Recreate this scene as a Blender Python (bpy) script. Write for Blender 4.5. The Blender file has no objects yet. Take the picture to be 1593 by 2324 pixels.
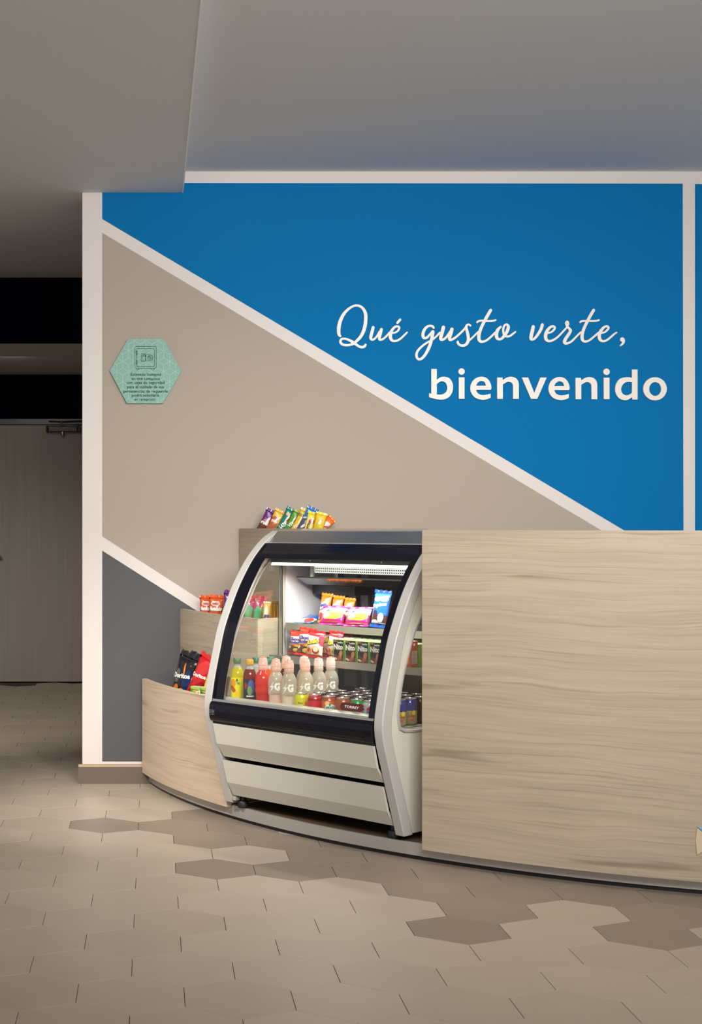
import bpy, bmesh, math, random
from mathutils import Vector, Matrix, Euler
random.seed(7)
SC = bpy.context.scene
COL = SC.collection
PI = math.pi

# ------------------------------------------------------------------ camera
# level camera at eye height with a lens shift, looking straight at the mural wall (+Y)
F_PX, CX, CY, EYE = 3380.0, 340.0, 1195.0, 1.30
cam_d = bpy.data.cameras.new('camera')
cam_d.sensor_fit = 'HORIZONTAL'
cam_d.sensor_width = 36.0
cam_d.lens = 36.0 * F_PX / 1593
cam_d.shift_x = (796.5 - CX) / 1593
cam_d.shift_y = (CY - 1162.0) / 1593
cam_d.clip_end = 60
cam = bpy.data.objects.new('camera', cam_d)
COL.objects.link(cam)
cam.location = (0, 0, EYE)
cam.rotation_euler = (PI / 2, 0, 0)
SC.camera = cam

# ------------------------------------------------------------------ world, lights, exposure
wd = bpy.data.worlds.new('world')
SC.world = wd
wd.use_nodes = True
wd.node_tree.nodes['Background'].inputs['Color'].default_value = (1.0, 0.96, 0.91, 1)
wd.node_tree.nodes['Background'].inputs['Strength'].default_value = 0.46
SC.view_settings.view_transform = 'Standard'
SC.view_settings.look = 'None'
SC.view_settings.gamma = 1.0
SC.view_settings.use_curve_mapping = False
SC.view_settings.exposure = 0.0
SC.cycles.transparent_max_bounces = 24
SC.cycles.max_bounces = 10
SC.cycles.caustics_reflective = False
SC.cycles.caustics_refractive = False


def area(name, loc, target, sx, sy, watts, color):
    l = bpy.data.lights.new(name, 'AREA')
    l.shape = 'RECTANGLE'
    l.size, l.size_y = sx, sy
    l.energy = watts
    l.color = color
    o = bpy.data.objects.new(name, l)
    COL.objects.link(o)
    o.location = loc
    o.rotation_euler = (Vector(target) - Vector(loc)).to_track_quat('-Z', 'Y').to_euler()
    return o


lob = area('wall_wash_fill', (1.2, 1.4, 2.9), (0.85, 7.5, 1.35), 3.2, 0.8, 92, (1.0, 0.965, 0.93))  # unseen area lamp, added to wash the mural wall from the front
lob.data.spread = math.radians(85)


def spot(loc, target, watts, angle, color=(1.0, 0.945, 0.87)):
    sl = bpy.data.lights.new('unseen_spot', 'SPOT')
    sl.energy = watts
    sl.color = color
    sl.spot_size = math.radians(angle)
    sl.spot_blend = 1.0
    sl.shadow_soft_size = 0.10
    so = bpy.data.objects.new('unseen_spot', sl)
    COL.objects.link(so)
    so.location = loc
    so.rotation_euler = (Vector(target) - Vector(loc)).to_track_quat('-Z', 'Y').to_euler()


spot((-1.7, 4.95, 2.97), (0.10, 6.9, 0.38), 700, 38)  # narrow unseen spot added as left fill for the snack bins
spot((0.55, 4.95, 3.07), (0.47, 6.7, 0.3), 90, 95)
spot((1.75, 4.95, 3.07), (1.49, 6.9, 0.9), 52, 95)
spot((2.90, 4.95, 3.07), (2.46, 6.9, 0.9), 38, 95)
spot((-1.4, 6.0, 2.96), (-0.95, 11.0, 0.0), 620, 44)  # unseen spot added to brighten the corridor floor and lower door
area('corridor_light', (-1.05, 11.0, 2.55), (-1.05, 11.5, 0.0), 0.3, 0.3, 4, (1.0, 0.90, 0.80))

# ------------------------------------------------------------------ helpers


def srgb(r, g, b):
    def f(c):
        c /= 255.0
        return c / 12.92 if c <= 0.04045 else ((c + 0.055) / 1.055) ** 2.4
    return (f(r), f(g), f(b), 1.0)


class NT:
    """small node-tree helper"""

    def __init__(self, name):
        self.m = bpy.data.materials.new(name)
        self.m.use_nodes = True
        self.t = self.m.node_tree
        self.b = self.t.nodes['Principled BSDF']
        self.out = self.t.nodes['Material Output']

    def n(self, typ, **kw):
        x = self.t.nodes.new(typ)
        for k, v in kw.items():
            if hasattr(x, k) and k not in x.inputs:
                setattr(x, k, v)
            else:
                x.inputs[k].default_value = v
        return x

    def l(self, a, b):
        self.t.links.new(a, b)

    def mix(self, fac, a, b):
        x = self.t.nodes.new('ShaderNodeMix')
        x.data_type = 'RGBA'
        for v, i in ((fac, 0), (a, 6), (b, 7)):
            if hasattr(v, 'is_output'):
                self.l(v, x.inputs[i])
            else:
                x.inputs[i].default_value = v
        return x.outputs[2]

    def math(self, op, a, b=0.0):
        x = self.t.nodes.new('ShaderNodeMath')
        x.operation = op
        for v, i in ((a, 0), (b, 1)):
            if hasattr(v, 'is_output'):
                self.l(v, x.inputs[i])
            else:
                x.inputs[i].default_value = v
        return x.outputs[0]


def mat(name, col, rough=0.5, metal=0.0, coat=0.0, noise=0.0, nscale=30.0, emit=0.0, spec=0.5, trans=0.0):
    k = NT(name)
    k.b.inputs['Base Color'].default_value = col
    k.b.inputs['Roughness'].default_value = rough
    k.b.inputs['Metallic'].default_value = metal
    k.b.inputs['Coat Weight'].default_value = coat
    k.b.inputs['Specular IOR Level'].default_value = spec
    k.b.inputs['Transmission Weight'].default_value = trans
    if emit:
        k.b.inputs['Emission Color'].default_value = col
        k.b.inputs['Emission Strength'].default_value = emit
    if noise:
        tc = k.n('ShaderNodeTexCoord')
        no = k.n('ShaderNodeTexNoise', Scale=nscale, Detail=4.0)
        k.l(tc.outputs['Object'], no.inputs['Vector'])
        d = tuple(c * (1 - noise) for c in col[:3]) + (1,)
        k.l(k.mix(no.outputs['Fac'], d, col), k.b.inputs['Base Color'])
    return k.m


def wood_mat(name, light, dark, streak, seed=0.0):
    k = NT(name)
    tc = k.n('ShaderNodeTexCoord')
    sep = k.n('ShaderNodeSeparateXYZ')
    k.l(tc.outputs['UV'], sep.inputs[0])
    warp = k.n('ShaderNodeTexNoise', Scale=1.0, Detail=2.0)
    mw = k.n('ShaderNodeMapping')
    mw.inputs['Scale'].default_value = (1.4, 3.2, 1)
    mw.inputs['Location'].default_value = (seed, seed * 0.7, 0)
    k.l(tc.outputs['UV'], mw.inputs[0])
    k.l(mw.outputs[0], warp.inputs['Vector'])
    v = k.math('ADD', sep.outputs[1], k.math('MULTIPLY', k.math('SUBTRACT', warp.outputs['Fac'], 0.5), 0.085))

    def lay(su, sv, detail, rough=0.6, off=0.0):
        c = k.n('ShaderNodeCombineXYZ')
        k.l(k.math('ADD', k.math('MULTIPLY', sep.outputs[0], su), seed + off), c.inputs[0])
        k.l(k.math('MULTIPLY', v, sv), c.inputs[1])
        no = k.n('ShaderNodeTexNoise', Scale=1.0, Detail=detail, Roughness=rough)
        k.l(c.outputs[0], no.inputs['Vector'])
        return no.outputs['Fac']

    def ramp(x, a, b):
        r = k.n('ShaderNodeMapRange')
        r.inputs[1].default_value = a
        r.inputs[2].default_value = b
        k.l(x, r.inputs[0])
        return r.outputs[0]
    base = k.mix(ramp(lay(1.6, 34, 4), 0.35, 0.68), light, dark)
    fine = ramp(lay(9, 420, 3, 0.7, 3.1), 0.5, 0.75)
    base = k.mix(k.math('MULTIPLY', fine, 0.55), base, dark)
    lines = ramp(lay(1.3, 120, 3, 0.6, 7.7), 0.54, 0.68)
    base = k.mix(k.math('MULTIPLY', lines, 0.42), base, streak)
    pale = ramp(lay(1.0, 16, 2, 0.5, 17.7), 0.50, 0.70)
    base = k.mix(k.math('MULTIPLY', pale, 0.30), base, light)
    st = ramp(lay(1.3, 15.0, 3.0, 0.5, 11.3), 0.64, 0.74)
    base = k.mix(k.math('MULTIPLY', st, 0.70), base, streak)
    k.l(base, k.b.inputs['Base Color'])
    k.b.inputs['Roughness'].default_value = 0.5
    bp = k.n('ShaderNodeBump', Strength=0.06, Distance=0.002)
    k.l(fine, bp.inputs['Height'])
    k.l(bp.outputs[0], k.b.inputs['Normal'])
    return k.m


def tile_mat(name, a, b):
    k = NT(name)
    tc = k.n('ShaderNodeTexCoord')
    geo = k.n('ShaderNodeNewGeometry')
    n1 = k.n('ShaderNodeTexNoise', Scale=5.0, Detail=6.0, Roughness=0.65)
    n2 = k.n('ShaderNodeTexNoise', Scale=170.0, Detail=2.0)
    k.l(geo.outputs['Position'], n1.inputs['Vector'])
    k.l(geo.outputs['Position'], n2.inputs['Vector'])
    oi = k.n('ShaderNodeObjectInfo')
    f = k.math('ADD', k.math('MULTIPLY', n1.outputs['Fac'], 0.55), k.math('MULTIPLY', n2.outputs['Fac'], 0.30))
    f = k.math('ADD', f, k.math('MULTIPLY', oi.outputs['Random'], 0.28))
    r = k.n('ShaderNodeMapRange')
    r.inputs[1].default_value = 0.25
    r.inputs[2].default_value = 0.85
    k.l(f, r.inputs[0])
    k.l(k.mix(r.outputs[0], a, b), k.b.inputs['Base Color'])
    rr = k.math('ADD', k.math('MULTIPLY', n1.outputs['Fac'], 0.16), 0.34)
    k.l(rr, k.b.inputs['Roughness'])
    k.b.inputs['Specular IOR Level'].default_value = 0.45
    bp = k.n('ShaderNodeBump', Strength=0.05, Distance=0.001)
    k.l(n2.outputs['Fac'], bp.inputs['Height'])
    k.l(bp.outputs[0], k.b.inputs['Normal'])
    return k.m


def pane_mat(name, tint=(1, 1, 1, 1), refl=1.0):
    """thin architectural pane: clear pass-through plus a Fresnel reflection"""
    k = NT(name)
    tr = k.n('ShaderNodeBsdfTransparent')
    tr.inputs['Color'].default_value = tint
    gl = k.n('ShaderNodeBsdfGlossy')
    gl.inputs['Roughness'].default_value = 0.01
    gl.inputs['Color'].default_value = (refl, refl, refl, 1)
    lw = k.n('ShaderNodeLayerWeight', Blend=0.5)
    fr = k.math('ADD', k.math('MULTIPLY', k.math('POWER', lw.outputs['Facing'], 5.0), 0.75), 0.035)
    mx = k.n('ShaderNodeMixShader')
    k.l(fr, mx.inputs[0])
    k.l(tr.outputs[0], mx.inputs[1])
    k.l(gl.outputs[0], mx.inputs[2])
    k.l(mx.outputs[0], k.out.inputs['Surface'])
    return k.m


def liquid_mat(name, col, trans=0.55, rough=0.12):
    """plastic bottle wall with liquid behind it: part diffuse, part see-through, glossy coat"""
    k = NT(name)
    tr = k.n('ShaderNodeBsdfTranslucent')
    tr.inputs['Color'].default_value = col
    k.b.inputs['Base Color'].default_value = col
    k.b.inputs['Roughness'].default_value = rough
    k.b.inputs['Coat Weight'].default_value = 0.6
    tp = k.n('ShaderNodeBsdfTransparent')
    tp.inputs['Color'].default_value = col
    m1 = k.n('ShaderNodeMixShader')
    m1.inputs[0].default_value = 0.35
    k.l(k.b.outputs[0], m1.inputs[1])
    k.l(tr.outputs[0], m1.inputs[2])
    m2 = k.n('ShaderNodeMixShader')
    m2.inputs[0].default_value = trans
    k.l(m1.outputs[0], m2.inputs[1])
    k.l(tp.outputs[0], m2.inputs[2])
    k.l(m2.outputs[0], k.out.inputs['Surface'])
    return k.m


def paint_mat(name, base, layers, rough=0.28, coat=0.3, metal=0.0, crinkle=0.0):
    """printed packaging: flat printed shapes over the UV square of the pack's front.
    ('e', cx, cy, rx, ry, deg, col)  ellipse;  ('b', v0, v1, slope, col)  band between v0 and v1"""
    k = NT(name)
    tc = k.n('ShaderNodeTexCoord')
    sep = k.n('ShaderNodeSeparateXYZ')
    k.l(tc.outputs['UV'], sep.inputs[0])
    c = base
    for L in layers:
        if L[0] == 'e':
            _, cx, cy, rx, ry, deg, col = L
            mp = k.n('ShaderNodeMapping', vector_type='TEXTURE')
            mp.inputs['Location'].default_value = (cx, cy, 0)
            mp.inputs['Rotation'].default_value = (0, 0, math.radians(deg))
            mp.inputs['Scale'].default_value = (rx, ry, 1)
            k.l(tc.outputs['UV'], mp.inputs[0])
            vm = k.n('ShaderNodeVectorMath', operation='LENGTH')
            k.l(mp.outputs[0], vm.inputs[0])
            fac = k.math('LESS_THAN', vm.outputs['Value'], 1.0)
        else:
            _, v0, v1, slope, col = L
            y = k.math('SUBTRACT', sep.outputs[1], k.math('MULTIPLY', k.math('SUBTRACT', sep.outputs[0], 0.5), slope))
            fac = k.math('MULTIPLY', k.math('GREATER_THAN', y, v0), k.math('LESS_THAN', y, v1))
        c = k.mix(fac, c, col)
    if hasattr(c, 'is_output'):
        k.l(c, k.b.inputs['Base Color'])
    else:
        k.b.inputs['Base Color'].default_value = c
    k.b.inputs['Roughness'].default_value = rough
    k.b.inputs['Coat Weight'].default_value = coat
    k.b.inputs['Metallic'].default_value = metal
    if crinkle:
        no = k.n('ShaderNodeTexNoise', Scale=38.0, Detail=3.0, Roughness=0.45, Distortion=0.8)
        k.l(tc.outputs['Object'], no.inputs['Vector'])
        bp = k.n('ShaderNodeBump', Strength=crinkle, Distance=0.006)
        k.l(no.outputs['Fac'], bp.inputs['Height'])
        k.l(bp.outputs[0], k.b.inputs['Normal'])
    return k.m


class MB:
    """collects geometry for ONE mesh"""

    def __init__(self):
        self.v, self.f, self.uv = [], [], {}

    def add(self, vs, fs, uvs=None):
        o = len(self.v)
        self.v += [tuple(p) for p in vs]
        for i, f in enumerate(fs):
            if uvs:
                self.uv[len(self.f)] = uvs[i]
            self.f.append(tuple(a + o for a in f))
        return self

    def box(self, x0, y0, z0, x1, y1, z1):
        return self.add([(x0, y0, z0), (x1, y0, z0), (x1, y1, z0), (x0, y1, z0), (x0, y0, z1), (x1, y0, z1), (x1, y1, z1), (x0, y1, z1)],
                        [(0, 3, 2, 1), (4, 5, 6, 7), (0, 1, 5, 4), (1, 2, 6, 5), (2, 3, 7, 6), (3, 0, 4, 7)])

    def strip(self, prof, x0, x1, closed=True):
        """profile of (y, z) swept straight along x"""
        n = len(prof)
        vs = [(x0, y, z) for y, z in prof] + [(x1, y, z) for y, z in prof]
        m = n if closed else n - 1
        fs = [(i, (i + 1) % n, n + (i + 1) % n, n + i) for i in range(m)]
        if closed:
            fs += [tuple(range(n))[::-1], tuple(range(n, 2 * n))]
        return self.add(vs, fs)

    def lathe(self, prof, n=20, cx=0, cy=0, z0=0):
        """(radius, z) profile turned about the z axis"""
        vs, fs, uvs = [], [], []
        m = len(prof)
        for r, z in prof:
            for i in range(n):
                a = 2 * PI * i / n
                vs.append((cx + r * math.cos(a), cy + r * math.sin(a), z0 + z))
        zt = prof[-1][1] or 1
        for j in range(m - 1):
            for i in range(n):
                i2 = (i + 1) % n
                fs.append((j * n + i, j * n + i2, (j + 1) * n + i2, (j + 1) * n + i))
                uvs.append([(i / n, prof[j][1] / zt), ((i + 1) / n, prof[j][1] / zt), ((i + 1) / n, prof[j + 1][1] / zt), (i / n, prof[j + 1][1] / zt)])
        fs.append(tuple(range(n))[::-1])
        uvs.append([(0, 0)] * n)
        fs.append(tuple(range((m - 1) * n, m * n)))
        uvs.append([(0, 1)] * n)
        return self.add(vs, fs, uvs)

    def tube(self, pts, r, n=8, closed=False, ref=None):
        pts = [Vector(p) for p in pts]
        rings = []
        m = len(pts)
        for i, p in enumerate(pts):
            if closed:
                d = pts[(i + 1) % m] - pts[i - 1]
            else:
                d = pts[min(i + 1, m - 1)] - pts[max(i - 1, 0)]
            d.normalize()
            up = Vector(ref) if ref else Vector((0, 0, 1)) if abs(d.z) < 0.9 else Vector((1, 0, 0))
            s = d.cross(up).normalized()
            t = s.cross(d)
            rings.append([p + r * (math.cos(2 * PI * k / n) * s + math.sin(2 * PI * k / n) * t) for k in range(n)])
        vs = [q for ring in rings for q in ring]
        fs = []
        for i in range(m if closed else m - 1):
            j = (i + 1) % m
            for k in range(n):
                fs.append((i * n + k, i * n + (k + 1) % n, j * n + (k + 1) % n, j * n + k))
        if not closed:
            fs += [tuple(range(n))[::-1], tuple(range((m - 1) * n, m * n))]
        return self.add(vs, fs)

    def mesh(self, name, m, smooth=False):
        me = bpy.data.meshes.new(name)
        me.from_pydata(self.v, [], self.f)
        if self.uv:
            u = me.uv_layers.new(name='UVMap')
            for p in me.polygons:
                for k, li in enumerate(p.loop_indices):
                    if p.index in self.uv:
                        u.data[li].uv = self.uv[p.index][k]
        if m:
            me.materials.append(m)
        bm = bmesh.new()
        bm.from_mesh(me)
        bmesh.ops.recalc_face_normals(bm, faces=bm.faces)
        if smooth:
            for f in bm.faces:
                f.smooth = True
            for e in bm.edges:
                if len(e.link_faces) == 2 and e.calc_face_angle(0) > 0.7:
                    e.smooth = False
        bm.to_mesh(me)
        bm.free()
        return me


def link(name, me, parent=None, loc=(0, 0, 0), rot=(0, 0, 0)):
    o = bpy.data.objects.new(name, me)
    COL.objects.link(o)
    o.location = loc
    o.rotation_euler = rot
    if parent:
        o.parent = parent
    return o


def part(name, mb, m, parent, smooth=False, loc=(0, 0, 0), rot=(0, 0, 0), bevel=0.0):
    o = link(name, mb.mesh(name, m, smooth), parent, loc, rot)
    if bevel:
        b = o.modifiers.new('bevel', 'BEVEL')
        b.width = bevel
        b.segments = 2
        b.limit_method = 'ANGLE'
    return o


def tag(o, label, cat, group=None):
    o['label'] = label
    o['category'] = cat
    if group:
        o['group'] = group
    return o


def thing(name, label, cat, loc=(0, 0, 0), rz=0.0, group=None):
    o = link(name, None, None, loc, (0, 0, rz))
    return tag(o, label, cat, group)


def struct(o):
    o['kind'] = 'structure'
    return o


def copy_thing(src, loc, rot, label, group=None):
    r = src.copy()
    COL.objects.link(r)
    r.location = loc
    r.rotation_euler = rot
    r['label'] = label
    if group:
        r['group'] = group
    for ch in list(src.children):
        c = ch.copy()
        COL.objects.link(c)
        c.parent = r
        for g in ch.children:
            d = g.copy()
            COL.objects.link(d)
            d.parent = c
    return r


def fill2d(outlines, depth, name, m=None):
    """filled 2-D outlines (holes by even-odd) extruded by depth, in the local XY plane"""
    cu = bpy.data.curves.new('outline', 'CURVE')
    cu.dimensions = '2D'
    cu.fill_mode = 'BOTH'
    cu.extrude = depth / 2
    for pts in outlines:
        s = cu.splines.new('POLY')
        s.points.add(len(pts) - 1)
        for i, p in enumerate(pts):
            s.points[i].co = (p[0], p[1], 0, 1)
        s.use_cyclic_u = True
    o = bpy.data.objects.new('outline', cu)
    COL.objects.link(o)
    dg = bpy.context.evaluated_depsgraph_get()
    me = bpy.data.meshes.new_from_object(o.evaluated_get(dg))
    bpy.data.objects.remove(o)
    bpy.data.curves.remove(cu)
    me.name = name
    me.materials.clear()
    if m:
        me.materials.append(m)
    return me


_txt = {}


def text_geo(s, bold=0.0, shear=0.0):
    """vertices and faces of a word in the built-in typeface, 1 unit high, centred"""
    key = (s, bold, shear)
    if key not in _txt:
        cu = bpy.data.curves.new('word', 'FONT')
        cu.body = s
        cu.size = 1.0
        cu.offset = bold
        cu.shear = shear
        cu.resolution_u = 2
        cu.align_x = 'CENTER'
        o = bpy.data.objects.new('word', cu)
        COL.objects.link(o)
        dg = bpy.context.evaluated_depsgraph_get()
        me = bpy.data.meshes.new_from_object(o.evaluated_get(dg))
        bpy.data.objects.remove(o)
        _txt[key] = ([tuple(v.co) for v in me.vertices], [tuple(p.vertices) for p in me.polygons])
        bpy.data.meshes.remove(me)
    return _txt[key]


def text_mesh(s, m, width=None, height=None, bold=0.0, fn=None, shear=0.0):
    """word scaled to width; fn maps (x, y) of the word to a 3-D point"""
    vs, fs = text_geo(s, bold, shear)
    x0, x1 = min(v[0] for v in vs), max(v[0] for v in vs)
    y0, y1 = min(v[1] for v in vs), max(v[1] for v in vs)
    k = width / (x1 - x0) if width else height / (y1 - y0)
    ky = height / (y1 - y0) if height else k
    me = bpy.data.meshes.new('lettering')
    out = []
    for x, y, z in vs:
        p = ((x - (x0 + x1) / 2) * k, (y - (y0 + y1) / 2) * ky)
        out.append(fn(*p) if fn else (p[0], p[1], 0))
    me.from_pydata(out, [], fs)
    me.materials.append(m)
    return me


def spline(pts, steps=5, closed=False):
    """Catmull-Rom through points of any dimension"""
    n = len(pts)
    out = []
    rng = range(n if closed else n - 1)
    for i in rng:
        if closed:
            p = [pts[(i + k) % n] for k in (-1, 0, 1, 2)]
        else:
            p = [pts[max(i - 1, 0)], pts[i], pts[i + 1], pts[min(i + 2, n - 1)]]
        for s in range(steps):
            t = s / steps
            out.append(tuple(0.5 * (2 * b + (c - a) * t + (2 * a - 5 * b + 4 * c - d) * t * t + (3 * b - a - 3 * c + d) * t ** 3)
                             for a, b, c, d in zip(*p)))
    if not closed:
        out.append(tuple(pts[-1]))
    return out


def at(px, py, Y):
    """a point of the photograph at its real depth Y"""
    return Vector(((px - CX) / F_PX * Y, Y, EYE - (py - CY) / F_PX * Y))


# ------------------------------------------------------------------ materials
M = {}
M['white_paint'] = mat('white_paint', (0.735, 0.685, 0.655, 1), 0.6, noise=0.03, nscale=3)
M['blue_paint'] = mat('blue_paint', (0.0, 0.165, 0.43, 1), 0.75, noise=0.05, nscale=2, spec=0.12)
M['beige_paint'] = mat('beige_paint', (0.425, 0.363, 0.305, 1), 0.65, spec=0.2, noise=0.04, nscale=2)
M['grey_paint'] = mat('grey_paint', (0.100, 0.101, 0.108, 1), 0.6, spec=0.2, noise=0.05, nscale=2)
M['ceiling_paint'] = mat('ceiling_paint', (0.70, 0.705, 0.705, 1), 0.7, noise=0.03, nscale=2)
M['bead'] = mat('corner_bead', (0.93, 0.92, 0.90, 1), 0.4)
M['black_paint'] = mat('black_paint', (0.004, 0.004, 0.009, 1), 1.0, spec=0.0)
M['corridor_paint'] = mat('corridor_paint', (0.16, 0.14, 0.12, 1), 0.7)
M['door_wood'] = None
M['tile_light'] = tile_mat('tile_light', (0.385, 0.322, 0.252, 1), (0.475, 0.403, 0.322, 1))
M['tile_dark'] = tile_mat('tile_dark', (0.222, 0.176, 0.136, 1), (0.282, 0.228, 0.180, 1))
M['grout'] = mat('grout', (0.11, 0.085, 0.06, 1), 0.9, noise=0.7, nscale=5)
M['base_tile'] = mat('base_tile', (0.155, 0.122, 0.093, 1), 0.5, noise=0.15, nscale=40)
M['base_edge'] = mat('base_edge', (0.42, 0.30, 0.19, 1), 0.5)
M['wood'] = wood_mat('light_oak_laminate', (0.455, 0.375, 0.28, 1), (0.37, 0.302, 0.22, 1), (0.20, 0.155, 0.105, 1), 0.3)
M['wood_lit'] = wood_mat('oak_laminate_lit_low', (0.64, 0.51, 0.385, 1), (0.54, 0.42, 0.30, 1), (0.30, 0.215, 0.14, 1), 5.3)  # brighter copy of the counter laminate; light from the left put into its colour
M['wood_edge'] = mat('wood_edge', (0.40, 0.29, 0.17, 1), 0.5)
M['deck'] = mat('deck_board', (0.16, 0.10, 0.06, 1), 0.35, noise=0.3, nscale=20)
M['brushed'] = mat('brushed_steel', (0.52, 0.50, 0.475, 1), 0.42, metal=0.6, noise=0.08, nscale=60)
M['steel'] = mat('stainless_steel', (0.55, 0.54, 0.52, 1), 0.28, metal=1.0)
M['shelf_lip'] = mat('shelf_lip_steel', (0.30, 0.285, 0.235, 1), 0.35, metal=0.7)
M['chrome'] = mat('chrome', (0.75, 0.75, 0.75, 1), 0.12, metal=1.0)
M['case_grey'] = mat('case_grey_enamel', (0.47, 0.455, 0.43, 1), 0.38, coat=0.1)
M['case_white'] = mat('case_white_enamel', (0.62, 0.60, 0.535, 1), 0.35, coat=0.1)
M['liner'] = mat('white_liner', (0.70, 0.68, 0.70, 1), 0.4)
M['gasket'] = mat('grey_gasket', (0.36, 0.34, 0.31, 1), 0.5)
M['black'] = mat('black_plastic', (0.008, 0.008, 0.011, 1), 0.3)
M['gloss_black'] = mat('gloss_black', (0.005, 0.005, 0.010, 1), 0.12, spec=0.3)
M['rubber'] = mat('black_rubber', (0.012, 0.012, 0.016, 1), 0.5)
M['dark_metal'] = mat('dark_metal', (0.05, 0.05, 0.055, 1), 0.3, metal=0.6)
M['tray'] = mat('polished_tray', (0.25, 0.25, 0.26, 1), 0.15, metal=1.0)
M['pane'] = pane_mat('clear_pane', (0.97, 0.985, 0.975, 1))
M['tube'] = mat('lit_tube', (1.0, 0.97, 0.90, 1), 0.4, emit=3.0)
M['grille'] = mat('lit_diffuser', (0.85, 0.87, 0.85, 1), 0.4, emit=0.75)
M['hole'] = mat('grille_hole', (0.10, 0.10, 0.10, 1), 0.6)
M['ink_white'] = mat('white_ink', (0.82, 0.80, 0.76, 1), 0.4)
M['ink_dark'] = mat('dark_ink', (0.006, 0.028, 0.036, 1), 0.6, spec=0.1)
M['ink_black'] = mat('black_ink', (0.01, 0.01, 0.01, 1), 0.5)
M['ink_blue'] = mat('blue_ink', (0.01, 0.03, 0.22, 1), 0.4)
M['ink_red'] = mat('red_ink', (0.55, 0.02, 0.02, 1), 0.4)
M['ink_yellow'] = mat('yellow_ink', (0.85, 0.60, 0.03, 1), 0.4)
M['ink_green'] = mat('green_ink', (0.02, 0.20, 0.08, 1), 0.4)
M['ink_orange'] = mat('orange_ink', (0.75, 0.16, 0.03, 1), 0.4)
M['letters'] = mat('letter_cream', (0.86, 0.81, 0.74, 1), 0.45)
M['teal'] = mat('sign_teal', (0.24, 0.45, 0.385, 1), 0.55, spec=0.2)
M['teal_line'] = mat('sign_teal_line', (0.42, 0.60, 0.52, 1), 0.55, spec=0.2)
M['acrylic_edge'] = mat('acrylic_edge', (0.30, 0.45, 0.40, 1), 0.2)

# door wood: vertical grain
k = NT('door_veneer')
tc = k.n('ShaderNodeTexCoord')
mp = k.n('ShaderNodeMapping')
mp.inputs['Scale'].default_value = (45, 45, 1.6)
no = k.n('ShaderNodeTexNoise', Scale=1.0, Detail=5.0, Distortion=0.8)
k.l(tc.outputs['Object'], mp.inputs[0])
k.l(mp.outputs[0], no.inputs['Vector'])
k.l(k.mix(no.outputs['Fac'], (0.25, 0.215, 0.18, 1), (0.34, 0.30, 0.255, 1)), k.b.inputs['Base Color'])
k.b.inputs['Roughness'].default_value = 0.5
M['door_wood'] = k.m

# ------------------------------------------------------------------ the floor
E1, E2, E0 = Vector((0.298125, -0.031671)), Vector((-0.000371, -0.259093)), Vector((-0.199008, 6.482130))
ARC_C, ARC_R = Vector((3.15995, 8.27863)), 3.25698


def lat(u, v):
    return E0 + E1 * u + E2 * v


fl = struct(link('floor', MB().box(-3.6, 0.6, -0.08, 3.8, 12.8, -0.004).mesh('floor', M['grout'])))
gap = 0.0014 / 0.15
hexo = [(0, -2 / 3), (0.5, -1 / 3), (0.5, 1 / 3), (0, 2 / 3), (-0.5, 1 / 3), (-0.5, -1 / 3)]
hx = [E1 * (a * (1 - gap)) + E2 * (b * (1 - gap)) for a, b in hexo]
tile_mesh = {}
for key in ('tile_light', 'tile_dark'):
    vs = [(p.x, p.y, 0.0) for p in hx] + [(p.x * 1.004, p.y * 1.004, -0.0008) for p in hx] + [(p.x * 1.004, p.y * 1.004, -0.006) for p in hx]
    fs = [tuple(range(6))] + [(i, (i + 1) % 6, 6 + (i + 1) % 6, 6 + i) for i in range(6)] + [(6 + i, 6 + (i + 1) % 6, 12 + (i + 1) % 6, 12 + i) for i in range(6)]
    tile_mesh[key] = MB().add(vs, fs).mesh('tile', M[key])
# darker tiles by (row, column centre) as laid in the photograph
dark = {(-1, 1.5), (-1, 2.5), (0, 0), (0, 1), (1, 1.5), (1, 2.5), (1, 3.5), (2, 3), (2, 4), (2, 5), (3, 1.5), (3, 2.5), (3, 3.5), (3, 4.5), (3, 5.5), (3, 6.5),
        (4, 4), (4, 5), (4, 6), (4, 7), (5, 4.5), (5, 6.5), (5, 7.5), (6, 4), (6, 6), (0, 2), (4, 8), (5, 8.5), (6, 8)}
cand = []
for j in range(-23, 23):
    for i in range(-14, 16):
        c = i + (0.5 if j % 2 else 0.0)
        p = lat(c, j)
        if not (-3.4 < p.x < 3.6 and 0.9 < p.y < 12.25):
            continue
        if (p - ARC_C).length < ARC_R - 0.16 or (p.x > -0.2 and p.y > 7.62):
            continue
        px = CX + F_PX * p.x / p.y
        py = CY + F_PX * EYE / p.y
        seen = -150 < px < 1750 and py < 2470
        cand.append((0 if seen else 1, -py, p, (j, c) in dark))
cand.sort(key=lambda t: t[:2])
rest = MB()
for n, (s, _, p, dk) in enumerate(cand):
    if n < 300 and s == 0:
        link('tile', tile_mesh['tile_dark' if dk else 'tile_light'], fl, (p.x, p.y, 0))
    else:
        rest.add([(p.x + q.x, p.y + q.y, 0.0) for q in hx] + [(p.x + q.x, p.y + q.y, -0.006) for q in hx],
                 [tuple(range(6))] + [(i, (i + 1) % 6, 6 + (i + 1) % 6, 6 + i) for i in range(6)])
o = link('tile_field', rest.mesh('tile_field', M['tile_light']), fl)
o['kind'] = 'stuff'

# ------------------------------------------------------------------ walls, ceiling, corridor
WY = 7.55
wall = struct(link('wall_back', MB().box(-0.342, WY, 0, 3.8, WY + 0.2, 3.3).mesh('wall_back', M['white_paint'])))


def field(name, pts, m):
    me = fill2d([[(p[0], p[1]) for p in pts]], 0.0012, name, m)
    o = link(name, me, wall, (0, WY - 0.0007, 0), (PI / 2, 0, 0))
    return o


def wpt(px, py):
    q = at(px, py, WY)
    return (q.x, q.z)


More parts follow.
